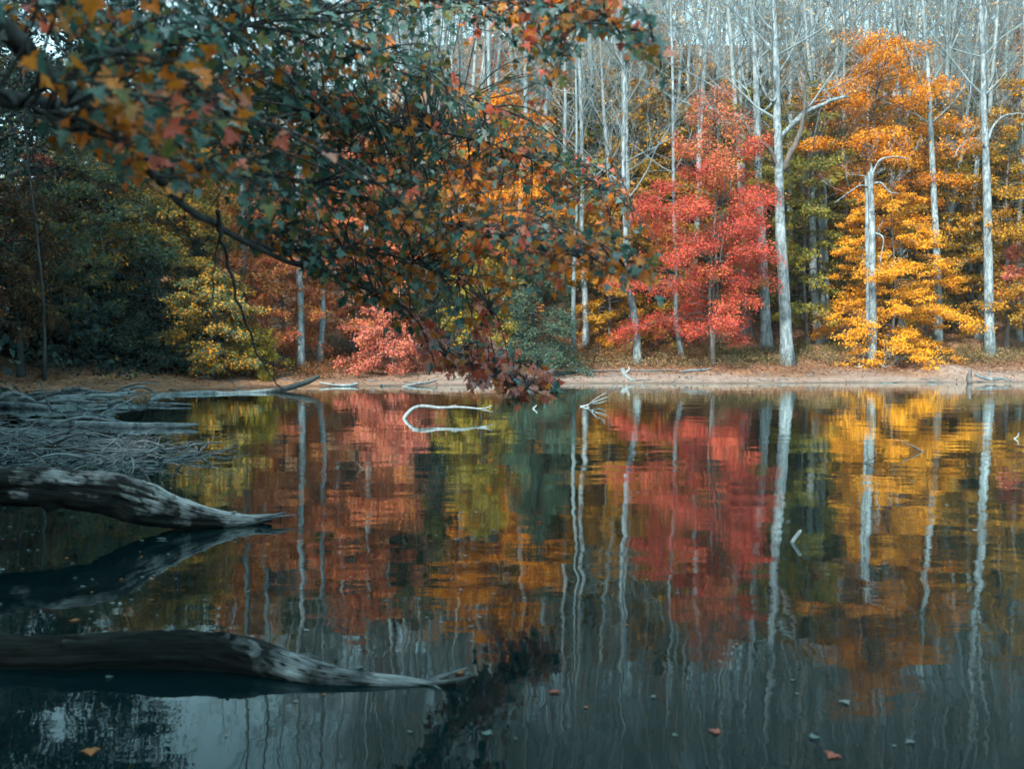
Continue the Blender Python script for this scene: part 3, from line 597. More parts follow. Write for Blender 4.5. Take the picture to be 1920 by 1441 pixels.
us_px = [(150, 50, 0, 1.0), (230, 52, 0, 1.05), (420, 52, 2, 1.0), (80, 52, 1, .9), (310, 56, 0, 1.1), (470, 54, 2, 1.1), (1200, 58, 1, 1.0), (1130, 62, 0, 1.1), (1030, 58, 1, 1.0), (1000, 66, 0, 1.2), (1320, 60, 1, 1.1), (1290, 66, 0, 1.2), (1460, 62, 1, 1.0), (1580, 60, 1, 1.1), (1600, 68, 2, 1.2), (1720, 64, 2, 1.1),
         (1790, 60, 1, 1.1), (1840, 64, 0, 1.1), (1900, 68, 2, 1.3), (1950, 60, 1, 1.2), (860, 60, 1, 1.1), (780, 58, 1, 1.0), (720, 64, 2, 1.2), (600, 58, 1, 1.1), (540, 62, 2, 1.1), (480, 58, 1, 1.0), (400, 62, 1, 1.1),
         (320, 60, 1, 1.0), (220, 58, 1, 1.0), (130, 60, 1, 1.0), (40, 56, 1, .9), (1240, 78, 2, 1.2), (1100, 80, 0, 1.1), (1450, 82, 0, 1.2), (1680, 84, 0, 1.1), (1870, 86, 2, 1.4), (960, 78, 2, 1.1), (1540, 54, 1, .9), (1380, 54, 1, .9),
         (1210, 56, 0, 1.25), (1330, 57, 0, 1.3), (1400, 60, 1, 1.4), (1500, 57, 0, 1.2), (1570, 64, 0, 1.4), (1770, 57, 0, 1.3), (1830, 58, 1, 1.3), (1080, 60, 1, 1.3), (1160, 66, 1, 1.2), (1250, 62, 1, 1.4), (1700, 60, 1, 1.4), (430, 56, 1, 1.2), (500, 66, 0, 1.2), (370, 56, 1, 1.3), (280, 55, 1, 1.1), (180, 54, 1, 1.0), (560, 56, 1, 1.2), (610, 64, 1, 1.3), (700, 58, 1, 1.2),
         (1700, 53, 1, .9), (1800, 53, 1, .8), (1060, 53, 1, .8), (1180, 52, 1, .8), (640, 53, 1, .9), (860, 52, 1, .9)]
used = set()
for i, (px, y, k, s) in enumerate(us_px):
    x = (px - CX) / FPX * y; loc = (x, y, hgt(x, y) - .1)
    lab = f"{('amber', 'olive green', 'rust orange')[k]} understorey tree on the {slope(y)}, {zone(x, y)}"
    if k not in used: us[k].location = loc; us[k].scale = (s, s, s); us[k]['label'] = lab; used.add(k)
    else: dup(us[k], loc, i * 1.3, s, lab)

# ------------------------------------------------------------------ bank: brush, litter
rng = np.random.default_rng(5)
m = MB(); N = 0
DRY = [(.34, .22, .11), (.26, .19, .10), (.18, .16, .07), (.40, .22, .08)]
brush = [(1040, 1330, 660, 690, 1500, DRY), (1330, 1620, 660, 688, 900, DRY), (1660, 1920, 662, 686, 600, DRY), (1040, 1180, 640, 682, 1400, RUST), (1180, 1330, 650, 684, 900, RUST), (600, 700, 660, 695, 900, RUST), (1330, 1480, 655, 684, 500, OLIVE), (1480, 1620, 650, 676, 350, OLIVE), (1680, 1920, 655, 676, 500, OLIVE), (760, 980, 668, 696, 700, RUST), (430, 620, 690, 712, 400, RUST), (150, 330, 700, 722, 300, RUST)]
for x0, x1, y0, y1, n, pal in brush:
    for k in range(n // 6):
        b = ground_at(rng.uniform(x0, x1), rng.uniform(y0, y1)); h = rng.uniform(.18, .55)
        for j in range(5):
            d = np.array([rng.normal(0, .4), rng.normal(0, .4), 1]) * h * rng.uniform(.5, 1)
            m.tube(np.stack([b, b + d * .5 + rng.normal(0, .03, 3), b + d]), [.006, .005, .002], 3, col=(.09, .07, .05), cap=False)
        n2 = 26
        c = b + np.stack([rng.normal(0, .22, n2), rng.normal(0, .22, n2), rng.uniform(.05, 1, n2) * h], -1)
        m.leaves(c, rng.normal(0, 1, (n2, 3)), rng.normal(0, 1, (n2, 3)), rng.uniform(.05, .10, n2), pick(rng, pal, n2, (3, 3, 3, 1), rng.uniform(-1, 1, n2)) * 1.15)
tag(m.build('bank_brush', M_LEAF), 'low rusty brush and seedlings along the far bank', 'brush', kind='stuff')
m = MB()
n = 75000
x = rng.uniform(-26, 28, n); y = rng.uniform(29, 54, n); s = pond_sd(x, y); ok = (s > .25) & (np.abs(x) < .56 * y) & (rng.random(len(x)) < .18 + .82 * sstep(s, 1.2, 3.6)); x, y = x[ok], y[ok]; n = len(x)
z = height(x, y) + .025
lit = [(.30, .12, .055), (.33, .20, .13), (.20, .08, .04), (.36, .25, .18)]
m.leaves(np.stack([x, y, z], -1), rng.normal(0, 1, (n, 3)) * (1, 1, .15), np.array([0, 0, 1.]) + rng.normal(0, .35, (n, 3)), rng.uniform(.07, .14, n), pick(rng, lit, n, (4, 2, 4, 1.5), vnoise(x * .7, y * .7, 9)))
tag(m.build('leaf_litter', M_LEAF), 'fallen brown leaves strewn over the far bank', 'leaves', kind='stuff')

m = MB()
for k in range(420):
    y = rng.uniform(30, 47); x = rng.uniform(-.5, .55) * y; sd_ = float(pond_sd(np.array([x]), np.array([y]))[0])
    if not (-.25 < sd_ < 3.2) or (sd_ > 1 and rng.random() < .5): continue
    a = np.array([x, y, max(hgt(x, y), 0) + .02]); az = rng.normal(0, .6); L_ = rng.uniform(.2, 1.1); d = np.array([math.cos(az), math.sin(az), 0]) * L_
    e = a + d; e[2] = max(hgt(e[0], e[1]), 0) + .03; mid = (a + e) / 2 + np.array([0, 0, rng.uniform(.0, .06)]) + rng.normal(0, .03, 3)
    m.tube(np.stack([a, mid, e]), np.array([1, .8, .4]) * rng.uniform(.008, .028), 5)
tag(m.build('shore_debris', M_DRIFT), 'small washed up sticks scattered along the far water line', 'debris', kind='stuff')

# ------------------------------------------------------------------ fallen wood
def log(name, label, pts, rad, mat=None, n=18, sides=14, rough=.14, seed=1, cat='log', group=None, twigs=()):
    """pts in world coordinates; object origin sits at the first point"""
    pts = np.asarray(pts, float); o0 = pts[0].copy(); o0[2] = min(o0[2], 0)
    rad = np.asarray(rad, float); e0 = pts[0] - pts[1]; e1 = pts[-1] - pts[-2]
    pts = np.vstack([pts[0] + e0 / np.linalg.norm(e0) * rad[0] * .8, pts, pts[-1] + e1 / np.linalg.norm(e1) * rad[-1] * 1.2]); rad = np.concatenate([[rad[0] * .35], rad, [rad[-1] * .3]])
    sp = spline(np.hstack([pts - o0, rad[:, None]]), n + 8)
    root_mb = MB(); root_mb.tube(sp[:, :3], np.maximum(sp[:, 3], .003), sides, rough=rough, seed=seed)
    if twigs:
        root = thing(name, o0, label, cat, group)
        root_mb.build('stem', mat or M_DRIFT, root, True)
        for tp, r0, r1 in twigs:
            t = MB(); q = spline(np.asarray(tp, float) - o0, 8); t.tube(q, np.linspace(r0, r1, 8), 6, rough=.1, seed=seed + 1); t.build('twig', mat or M_DRIFT, root, True)
        return root
    o = root_mb.build(name, mat or M_DRIFT, None, True); o.location = Vector(o0)
    return tag(o, label, cat, group)

def near_log_mat():
    m, nt, out = new_mat('weathered_log'); L = nt.links.new
    tc = nd(nt, 'ShaderNodeTexCoord'); geo = nd(nt, 'ShaderNodeNewGeometry')
    ca = nd(nt, 'ShaderNodeAttribute', attribute_name='Col'); mp = nd(nt, 'ShaderNodeMapping'); mp.inputs['Scale'].default_value = (0, 40, 46); mp.inputs['Rotation'].default_value = (.12, 0, 0); L(ca.outputs['Vector'], mp.inputs['Vector'])
    n1 = nd(nt, 'ShaderNodeTexNoise', i_Scale=1.0, i_Detail=9.0, i_Roughness=.68, i_Distortion=.4); L(mp.outputs[0], n1.inputs['Vector'])
    n2 = nd(nt, 'ShaderNodeTexNoise', i_Scale=3.2, i_Detail=6.0, i_Roughness=.6); L(tc.outputs['Object'], n2.inputs['Vector'])
    n3 = nd(nt, 'ShaderNodeTexNoise', i_Scale=70.0, i_Detail=4.0); L(tc.outputs['Object'], n3.inputs['Vector'])
    r1 = nd(nt, 'ShaderNodeMapRange', i_1=.34, i_2=.66); L(n1.outputs[0], r1.inputs[0])
    bare = nd(nt, 'ShaderNodeMix', data_type='RGBA'); bare.inputs[6].default_value = (.03, .038, .04, 1); bare.inputs[7].default_value = (.46, .53, .53, 1); L(r1.outputs[0], bare.inputs[0])
    bark = nd(nt, 'ShaderNodeMix', data_type='RGBA'); bark.inputs[6].default_value = (.005, .0065, .0065, 1); bark.inputs[7].default_value = (.020, .025, .024, 1); L(r1.outputs[0], bark.inputs[0])
    at = nd(nt, 'ShaderNodeAttribute', attribute_name='Col'); sp = nd(nt, 'ShaderNodeSeparateColor'); L(at.outputs['Color'], sp.inputs[0])
    ad = nd(nt, 'ShaderNodeMath', operation='ADD'); L(sp.outputs[0], ad.inputs[0])
    q = nd(nt, 'ShaderNodeMapRange', i_1=.3, i_2=.7, i_3=-.45, i_4=.40); L(n2.outputs[0], q.inputs[0]); L(q.outputs[0], ad.inputs[1])
    f = nd(nt, 'ShaderNodeMapRange', i_1=.30, i_2=.75); L(ad.outputs[0], f.inputs[0])
    mx = nd(nt, 'ShaderNodeMix', data_type='RGBA'); L(f.outputs[0], mx.inputs[0]); L(bark.outputs[2], mx.inputs[6]); L(bare.outputs[2], mx.inputs[7])
    bs = nd(nt, 'ShaderNodeBsdfPrincipled', i_Roughness=.85); bs.inputs['Specular IOR Level'].default_value = .12; L(mx.outputs[2], bs.inputs['Base Color'])
    hh = nd(nt, 'ShaderNodeMath', operation='MULTIPLY_ADD'); hh.inputs[1].default_value = .25; L(n3.outputs[0], hh.inputs[0]); L(n1.outputs[0], hh.inputs[2])
    bp = nd(nt, 'ShaderNodeBump', i_Strength=.9, i_Distance=.02); L(hh.outputs[0], bp.inputs['Height']); L(bp.outputs[0], bs.inputs['Normal'])
    L(bs.outputs[0], out.inputs[0]); return m
M_LOG = near_log_mat()
def near_log(name, label, rows, bare, seed, stubs=()):
    """rows: px, py, depth, radius; bare: wear along the log 0..1 (bark worn away)"""
    pts = np.array([list(P(a, b_, d)) + [r] for a, b_, d, r in rows]); o0 = np.array([pts[0][0], pts[0][1], 0.0])
    NR, NS = 170, 56
    sp = spline(pts, NR); bw = np.interp(np.linspace(0, 1, NR), np.linspace(0, 1, len(bare)), bare)
    Ls = np.concatenate([[0], np.cumsum(np.linalg.norm(np.diff(sp[:, :3], axis=0), axis=1))])
    mb = MB(); mb.tube(sp[:, :3] - o0, np.maximum(sp[:, 3], .006), NS, rough=.13, seed=seed)
    V = mb.V[0]; c = (sp[:, :3] - o0)[:, None, :]; n = NR * NS; G = V[:n].reshape(NR, NS, 3)
    ang = np.arange(NS) * 2 * math.pi / NS; A, LL = np.meshgrid(ang, Ls)
    tw = A + .5 * LL                                          # grain spirals slowly round the log
    groove = np.abs(vnoise(tw * 5.5, LL * 1.3, seed + 1)) ** .6 * .10 + np.abs(vnoise(tw * 13, LL * 3.0, seed + 2)) * .07
    crack = np.exp(-(vnoise(tw * 3.1, LL * .8, seed + 5) / .06) ** 2) * .2 + np.exp(-(vnoise(tw * 6.3, LL * 1.7, seed + 9) / .05) ** 2) * .1
    knot = np.zeros_like(A)
    kr = np.random.default_rng(seed)
    for _ in range(7):
        k0, a0 = kr.uniform(.3, Ls[-1] * .8), kr.uniform(0, 6.28); da = np.angle(np.exp(1j * (A - a0)))
        knot += .26 * np.exp(-((LL - k0) / .05) ** 2 - (da / .35) ** 2)
    f = 1 + .06 - groove - crack + knot
    G[:] = c + (G - c) * f[:, :, None]
    topness = np.clip((G[:, :, 2] - c[:, :, 2]) / np.maximum(sp[:, 3:4], .01), -1, 1)
    wear = np.clip(bw[:, None] * (.60 + .40 * topness) - crack * 3.2 - groove * 1.2, 0, 1)
    C = np.stack([wear, LL / 10, A / 6.2832], -1).reshape(-1, 3)
    mb.C[0] = np.vstack([C, [[bare[0], 0, 0], [bare[-1], .3, 0]]])
    o = mb.build(name, M_LOG, None, True); o.location = Vector(o0)
    e = sp[-1, :3] - o0; d = sp[-1, :3] - sp[-9, :3]; d /= np.linalg.norm(d)
    for k in range(5):                                       # splintered end
        t = MB(); a = e - d * kr.uniform(.06, .16) + kr.normal(0, .008, 3) + np.array([0, 0, .012]); q = d + kr.normal(0, .28, 3); q[2] = abs(q[2]) * .6; L5 = kr.uniform(.10, .26)
        t.tube(np.stack([a, a + q * L5 * .5, a + q * L5]), [.014, .010, .002], 5, col=(.9, .1, .1)); t.build('splinter', M_LOG, o)
    for st, sl, sr in stubs:                                 # broken branch stubs
        i = int(st * NR); a = sp[i, :3] - o0 + np.array([0, -.3, .8]) * sp[i, 3] * .8; q = np.array([.35, -.25, .8]) + kr.normal(0, .2, 3)
        t = MB(); z = np.linspace(0, 1, 8)[:, None]; t.tube(a + q * sl * z + kr.normal(0, .004, (8, 3)), sr * np.array([1.5, 1.15, 1, .95, .9, .88, .7, .3]), 9, col=(.6, .1, .1), rough=.2, seed=seed); t.build('stub', M_LOG, o, True)
    return tag(o, label, 'log')
near_log('fallen_log', 'weathered grey log arching into the water from the left, upper of two',
         [(-260, 890, 7.7, .16), (-120, 900, 7.9, .16), (0, 908, 8.07, .158), (110, 914, 8.15, .165), (200, 926, 8.25, .168), (270, 945, 8.4, .165), (340, 964, 8.55, .13), (400, 974, 8.65, .092), (450, 976, 8.72, .062), (485, 974, 8.78, .045), (500, 972, 8.8, .04), (508, 971, 8.82, .034)],
         [.5, .52, .55, .6, .7, .8, .9, .95, .6], 3, [(.52, .10, .028), (.70, .05, .02)])
near_log('fallen_log', 'dark bark covered log with pale worn end, nearest in the water',
         [(px_, 644 + FPX * (CAMZ - z_) / d_, d_, r_) for px_, d_, z_, r_ in [(-240, 4.9, .06, .13), (-110, 4.93, .045, .125), (0, 4.95, .03, .12), (110, 4.95, .03, .12), (250, 4.95, .05, .12), (360, 4.93, .055, .12), (440, 4.9, .05, .116), (510, 4.82, .035, .10), (600, 4.7, .012, .078), (680, 4.66, .006, .056), (760, 4.64, .004, .04), (820, 4.62, .002, .03), (845, 4.61, .006, .026), (858, 4.6, .006, .022)]],
         [.0, .0, .0, .0, .05, .3, .7, .85, 1, .8, .15, .0], 8, [(.44, .05, .022)])

def lp(*rows): return [P(a, b_, d) for a, b_, d in rows]
# driftwood along the left shore
D = 'driftwood on the left shore'
def drift(label, rows, rpx, mat=None, seed=1, name='driftwood_log', twigs=()):
    Yd = rows[0][2]; n = len(rows); rp = np.asarray(rpx, float)
    rad = np.interp(np.linspace(0, 1, n), np.linspace(0, 1, len(rp)), rp) * Yd / FPX
    return log(name, label, lp(*rows), rad, mat, 20, 10, .12, seed, 'driftwood', D, [(lp(*t[0]), t[1] * Yd / FPX, t[2] * Yd / FPX) for t in twigs])
drift('long smooth pale log floating with a rounded end, in front of the driftwood', [(55, 790, 19.6), (120, 795, 19.2), (220, 798, 18.9), (320, 798, 18.8), (366, 796, 18.9)], [5, 8.5, 8, 6, 5.5, 3], None, 1, twigs=[([(142, 798, 19.1), (128, 785, 19.0), (114, 772, 19.0)], 2.2, 1.2)])
drift('pale log along the water line between driftwood heap and white-ended log', [(288, 744, 31), (330, 741, 31.2), (370, 738, 31.6), (408, 737, 32)], [7, 6.5, 6, 5.5], None, 2)
drift('slim white-ended log reaching right along the far water line', [(409, 738, 31.8), (450, 737, 32.2), (500, 733, 32.8), (545, 728, 33.5)], [4.5, 4.2, 4, 3], M_SNAG, 3)
drift('dark log slanting up the bank past the white-ended log', [(505, 735, 32.5), (540, 727, 33.2), (575, 716, 34.2), (596, 706, 35)], [4, 5.5, 5.5, 4], M_DARK, 4)
drift('dark log slanting over the heap at far left', [(30, 753, 26), (60, 748, 26), (90, 740, 26.4), (112, 735, 26.8)], [3, 4.5, 4.5, 2.5], M_DARK, 5)
drift('pale log end jutting upright from the driftwood heap', [(128, 742, 28.5), (133, 734, 28.3), (139, 726, 28.2)], [4.5, 4, 3], None, 6)
drift('arched pale branch over the middle of the heap', [(225, 738, 29.5), (245, 729, 29.5), (262, 725, 29.5), (280, 730, 29.6), (292, 738, 29.7)], [3.5, 3, 2.6, 2.2, 1.6], None, 7)
drift('long pale trunk lying across the middle of the heap', [(100, 748, 27), (150, 744, 27.2), (200, 742, 27.8), (250, 735, 28.5)], [6.5, 6, 5, 3], None, 8)
drift('thick grey log at the left edge of the heap', [(-20, 757, 25), (30, 760, 24.6), (70, 763, 24.3), (92, 766, 24.0)], [6, 7, 6.5, 5.5], None, 9)
drift('grey log lowest along the heap, touching the water', [(85, 764, 25.2), (130, 762, 25.5), (180, 760, 26), (240, 757, 26.6)], [4.5, 4.2, 3.6, 2.2], None, 10)
drift('forked grey stick leaning out of the dark water beyond the long log', [(190, 776, 22.7), (212, 766, 22.8), (240, 752, 23.0), (262, 742, 23.2)], [2.6, 2.4, 1.8, 1.0], None, 11)
drift('pale stick lying over the near brush, pointing right', [(5, 829, 16.2), (60, 818, 16.4), (110, 812, 16.5), (175, 809, 16.6)], [2.6, 2.4, 2.0, 1.5], None, 12)
drift('bent pale branch with white elbow at the lower left of the brush', [(0, 842, 15), (25, 848, 14.8), (60, 850, 14.7), (95, 851, 14.6), (120, 862, 14.4)], [2, 3, 2.4, 2, 1.4], None, 13, twigs=[([(28, 848, 14.8), (32, 860, 14.4), (38, 870, 14.1)], 2.6, 1.8), ([(28, 848, 14.8), (34, 840, 14.9), (30, 832, 15)], 1.8, .9)])
drift('pale stick floating at the right end of the brush', [(262, 852, 14.6), (285, 848, 14.8), (320, 851, 14.7), (350, 856, 14.4)], [2, 2.8, 2.0, 1.0], None, 14)
drift('thin stick curving up from the right end of the brush', [(328, 848, 14.9), (342, 840, 14.9), (352, 832, 14.9), (358, 826, 14.9)], [1.4, 1.2, 1.0, .6], None, 15)
drift('slim dark pole leaning over the far left heap', [(75, 716, 26), (86, 745, 24.5), (97, 768, 23.2)], [1.0, 1.6, 2.0], M_DARK, 16)
rng = np.random.default_rng(61)
for k in range(26):
    x = rng.uniform(-10, 300); y = rng.uniform(741, 768) - x * .03; w = rng.uniform(30, 95); dy = rng.normal(0, 4)
    p = W(max(x, -5), y); z = rng.uniform(.02, .16)
    a = np.array([p[0], p[1], z]); L_ = w * p[1] / FPX
    e = a + np.array([L_, rng.normal(0, .6), rng.normal(0, .09)]); mid = (a + e) / 2 + np.array([0, rng.normal(0, .15), rng.uniform(0, .12)])
    log('driftwood_stick', 'bleached stick lying loose in the driftwood heap', [a, mid, e], np.array([1, .9, .45]) * rng.uniform(.03, .085), M_DRIFT, 10, 7, .14, k, 'driftwood', 'loose sticks in the driftwood heap')
for k in range(30):
    px_ = rng.uniform(-20, 300); py_ = rng.uniform(818, 866) if px_ < 200 else rng.uniform(842, 864); p = W(px_, py_)
    az = rng.normal(0, .7) + (math.pi if rng.random() < .5 else 0); L_ = rng.uniform(.4, 1.5); z0 = rng.uniform(.03, .26 if px_ < 150 else .1)
    a = np.array([p[0], p[1], z0]); e = a + np.array([math.cos(az), math.sin(az) * .7, rng.normal(0, .14)]) * L_; mid = (a + e) / 2 + rng.normal(0, .07, 3); r0 = rng.uniform(.012, .032)
    fk = mid + (e - a) * .3 + np.array([rng.normal(0, .12), rng.normal(0, .12), rng.uniform(.05, .22)])
    log('driftwood_stick', 'broken forked stick lying on the brush tangle', [a, mid, e], np.array([1, .85, .5]) * r0, (M_DRIFT, M_DRIFT, M_DARK, M_DRIFT)[k % 4], 10, 7, .2, k, 'driftwood', 'broken sticks on the brush tangle', [([mid, (mid + fk) / 2 + rng.normal(0, .02, 3), fk], r0 * .6, r0 * .25)])
m = MB()
for k in range(320):                                        # fine brush tangle
    u = rng.random(); px_ = rng.uniform(-30, 250) if u < .75 else rng.uniform(200, 380)
    py_ = rng.uniform(818, 868) if px_ < 250 else rng.uniform(840, 864)
    p = W(px_, py_); hmax = .26 * (1 - sstep(np.array(px_), 10, 160)) + .08
    a = np.array([p[0], p[1], rng.uniform(-.02, hmax)]); az = rng.normal(0, .9) + (math.pi if rng.random() < .5 else 0); L_ = rng.uniform(.3, .95) * (1 + .6 * (rng.random() < .2))
    d = np.array([math.cos(az), math.sin(az) * .8, rng.normal(.02, .16)]) * L_
    q = np.linspace(0, 1, 6)[:, None]; side = np.array([-d[1], d[0], 0]) / L_
    pts = a + d * q + side * (np.sin(q * rng.uniform(2, 5)) * rng.normal(0, .10)) + np.array([0, 0, 1.]) * (np.sin(q * 3.1) * rng.normal(.02, .07)) + rng.normal(0, .012, (6, 3))
    r0 = rng.uniform(.004, .009) * (1 + 1.3 * (rng.random() < .15)); m.tube(pts, r0 * np.linspace(1, .4, 6), 4, cap=False)
tag(m.build('brush_tangle', M_DRIFT), 'tangled heap of thin grey twigs in the left shallows', 'brush', kind='stuff')

# wood on the far right shore and in the open water
log('shore_stump', 'bent pale driftwood stump at the water line under the leaning trunk', lp((1168, 694, 43), (1171, 702, 42.2), (1178, 710, 41.2), (1190, 717, 40.4), (1203, 722, 39.8)), np.array([5, 5, 4.5, 4, 3]) * 41 / FPX, M_SNAG, 16, 10, .15, 3, 'driftwood',
    twigs=[(lp((1172, 700, 42.4), (1180, 692, 42.4), (1178, 688, 42.4)), .06, .03), (lp((1200, 721, 40), (1208, 714, 40), (1216, 709, 40.2)), .03, .015), (lp((1172, 722, 39.8), (1160, 714, 40.2), (1147, 708, 40.4)), .035, .015)])
def shore_log(label, rows, rpx, mat, seed):
    pts = []
    for a, b_ in rows: g = ground_at(a, b_, 36, 60); g[2] += .05; pts.append(g)
    Yd = pts[0][1]; rad = np.interp(np.linspace(0, 1, len(pts)), np.linspace(0, 1, len(rpx)), rpx) * Yd / FPX
    return log('shore_log', label, pts, rad, mat, 16, 9, .2, seed, 'log')
shore_log('thin grey log lying on the bank below the red maple', [(1275, 699), (1295, 697), (1315, 696), (1332, 694)], [1.5, 3, 3, 1.5], M_DRIFT, 1)
shore_log('dark root log at the foot of the green cedar', [(1004, 700), (1015, 704), (1040, 704), (1075, 701)], [5, 5.5, 5, 3], M_DARK, 2)
shore_log('low sunken log between cedar and pale stump', [(1078, 699), (1110, 698), (1140, 697), (1166, 696)], [2, 2.4, 2.2, 1.6], M_BROWN, 3)
shore_log('long low dark log behind the pale stump', [(1180, 696), (1210, 697), (1240, 696), (1268, 696)], [2, 2.2, 2, 1.4], M_BROWN, 4)
shore_log('slim pale pole slanting on the sand left of the branch tip', [(756, 727), (780, 722), (800, 719), (818, 715)], [1.5, 2.2, 2, 1.2], M_SNAG, 5)
shore_log('pale curved stick with upright end on the left sand', [(600, 720), (625, 724), (650, 725), (668, 722)], [1.2, 2, 2.5, 3], M_SNAG, 6)
log('shore_stump', 'small dark broken stump at the water line near the right edge', lp((1818, 716, 40.2), (1817, 706, 40.3), (1819, 697, 40.3), (1821, 690, 40.4)), np.array([5, 4.5, 3.2, 1]) * 40.3 / FPX, M_BROWN, 10, 9, .25, 9, 'stump')
log('driftwood_branch', 'knobbly fallen branch beside the small stump at the right', lp((1830, 703, 41.2), (1845, 708, 40.7), (1862, 711, 40.4), (1880, 709, 40.6), (1896, 713, 40.3)), np.array([2.5, 3.4, 3, 2.2, 1.2]) * 40.6 / FPX, M_DRIFT, 16, 8, .25, 4, 'driftwood',
    twigs=[(lp((1846, 708, 40.7), (1855, 702, 40.7), (1862, 700, 40.7)), .03, .015), (lp((1880, 709, 40.6), (1888, 714, 40.2), (1893, 717, 40.0)), .03, .015)])
wb = W(757, 784)[1]
log('curved_branch', 'bleached white branch arching out of the middle of the pond', [P(757, 785, wb), P(764, 775, wb), P(776, 765, wb), P(795, 761, wb), P(825, 764, wb), P(860, 763, wb), P(895, 766, wb + .1), P(922, 771, wb + .1)], np.array([3.2, 3.7, 3.4, 3.1, 2.8, 2.4, 1.9, .9]) * wb / FPX, M_SNAG, 40, 12, .12, 5, 'branch',
    twigs=[(lp((793, 761, wb), (796, 758, wb)), .02, .01), (lp((838, 764, wb), (848, 761, wb), (856, 759, wb)), .022, .01), (lp((895, 766, wb), (910, 765, wb), (923, 760, wb)), .022, .008)])
wb = W(1089, 762)[1]
log('forked_twig', 'small forked white twig poking out of the water right of the leaves', lp((1089, 762, wb), (1102, 759, wb), (1118, 752, wb), (1140, 744, wb + .2)), np.array([1.6, 1.8, 1.4, .8]) * wb / FPX, M_SNAG, 14, 7, .1, 6, 'twig',
    twigs=[(lp((1104, 759, wb), (1116, 748, wb - .2), (1136, 736, wb - .3)), .02, .008), (lp((1108, 757, wb), (1122, 756, wb + .3), (1137, 751, wb + .4)), .02, .008), (lp((1098, 760, wb), (1106, 764, wb - .3)), .018, .01)])
def stick(label, rows, rpx, mat, seed, name='water_twig'):
    wb = W(*rows[0])[1]
    return log(name, label, lp(*[(a, b_, wb) for a, b_ in rows]), np.linspace(rpx[0], rpx[1], len(rows)) * wb / FPX, mat, 10, 7, .12, seed, 'twig')
stick('tiny white curl of wood on the water near the red leaf tip', [(1000, 766), (1003, 763), (1007, 759)], (2, .9), M_SNAG, 1)
stick('dark forked twig in the reflection of the white snag', [(1619, 868), (1632, 862), (1638, 858), (1644, 848)], (1.8, .9), M_DARK, 2)
stick('thin grey twig angled over the orange reflection', [(1730, 846), (1712, 836), (1702, 832), (1686, 824)], (1.6, .7), M_BROWN, 3)
stick('pale crooked twig at the right edge of the water', [(1902, 822), (1908, 818), (1910, 812)], (1.6, .8), M_SNAG, 4)
stick('pale stub of wood sticking up in the reflection of the thickest trunk', [(1485, 1016), (1491, 1007), (1500, 996)], (4.5, 3.6), M_SNAG, 5)
stick('tiny dark hook of twig at the end of the brush tangle', [(330, 880), (336, 875), (342, 871)], (3, 1.2), M_DARK, 6)
stick('white crooked twig by the small dark hook', [(250, 872), (249, 864), (246, 857)], (2.2, 1.4), M_SNAG, 7)
stick('thin curled twig floating on the red reflection', [(680, 879), (673, 873), (668, 866)], (1.5, .7), M_BROWN, 8)

# ------------------------------------------------------------------ overhanging maple of the near bank
OUT = [(0, 0), (.12, -.08), (.34, -.12), (.31, .03), (.47, .10), (.64, .34), (.45, .34), (.24, .37), (.36, .60), (.22, .62), (.13, .80), (0, 1.04)]
OUT = np.array(OUT + [(-x, y) for x, y in OUT[-2:0:-1]])
def leaf_shape(v):
    """maple leaf: rim + an inner ring point, folded along the midrib and curled"""
    r = np.random.default_rng(900 + v)
    rim = OUT * (1 + r.normal(0, .05, OUT.shape)); ctr = np.array([[0, .02], [0, .30], [0, .62]])
    p = np.vstack([rim, ctr]); fold = r.uniform(.10, .5); curl = r.uniform(-.15, .45); tw = r.uniform(-.3, .3)
    z = fold * np.abs(p[:, 0]) - curl * p[:, 1] ** 2 + tw * p[:, 0] * p[:, 1] + np.concatenate([r.normal(0, .035, len(rim)), np.zeros(3)])
    n = len(rim); T = []; ks = []
    for i in range(n):
        j = (i + 1) % n; y = (OUT[i][1] + OUT[j][1]) / 2; k = n + (0 if y < .1 else 1 if y < .5 else 2); T.append((i, j, k)); ks.append(k)
    for i in range(n):
        if ks[i - 1] != ks[i]: T.append((i, ks[i], ks[i - 1]))
    return np.column_stack([p, z]), np.array(T)
SHAPES = [leaf_shape(v) for v in range(8)]
NRIM = len(OUT)
GREEN_D, GREEN_L, GREEN_G = (.036, .105, .078), (.10, .205, .165), (.10, .165, .05)
PALETTE = {'pink': [(.58, .33, .31), (.64, .25, .21)], 'green': [GREEN_D, (.055, .14, .11), GREEN_L, GREEN_G], 'orange': [(.62, .18, .014), (.72, .25, .02), (.50, .13, .014), (.36, .17, .025)], 'red': [(.60, .10, .06), (.68, .17, .10), (.50, .08, .05), (.66, .27, .18)], 'pale': [(.16, .26, .24), (.24, .31, .30)]}
def leaf_cols(kind, v, r):
    c = np.array(PALETTE[kind][v % len(PALETTE[kind])]); n = NRIM + 3
    C = np.tile(c, (n, 1))
    if kind == 'orange': C[:NRIM] = C[:NRIM] * .75 + np.array((.45, .07, .02)) * .25; C[NRIM:] = C[NRIM:] * .8 + np.array((.10, .12, .03)) * .2
    elif kind == 'green' and v % 4 == 3: C[:NRIM] = C[:NRIM] * .6 + np.array((.40, .13, .02)) * .4
    elif kind == 'red': C[NRIM:] = C[NRIM:] * .7 + np.array((.30, .16, .06)) * .3
    return C * r.uniform(.85, 1.15, (n, 1))

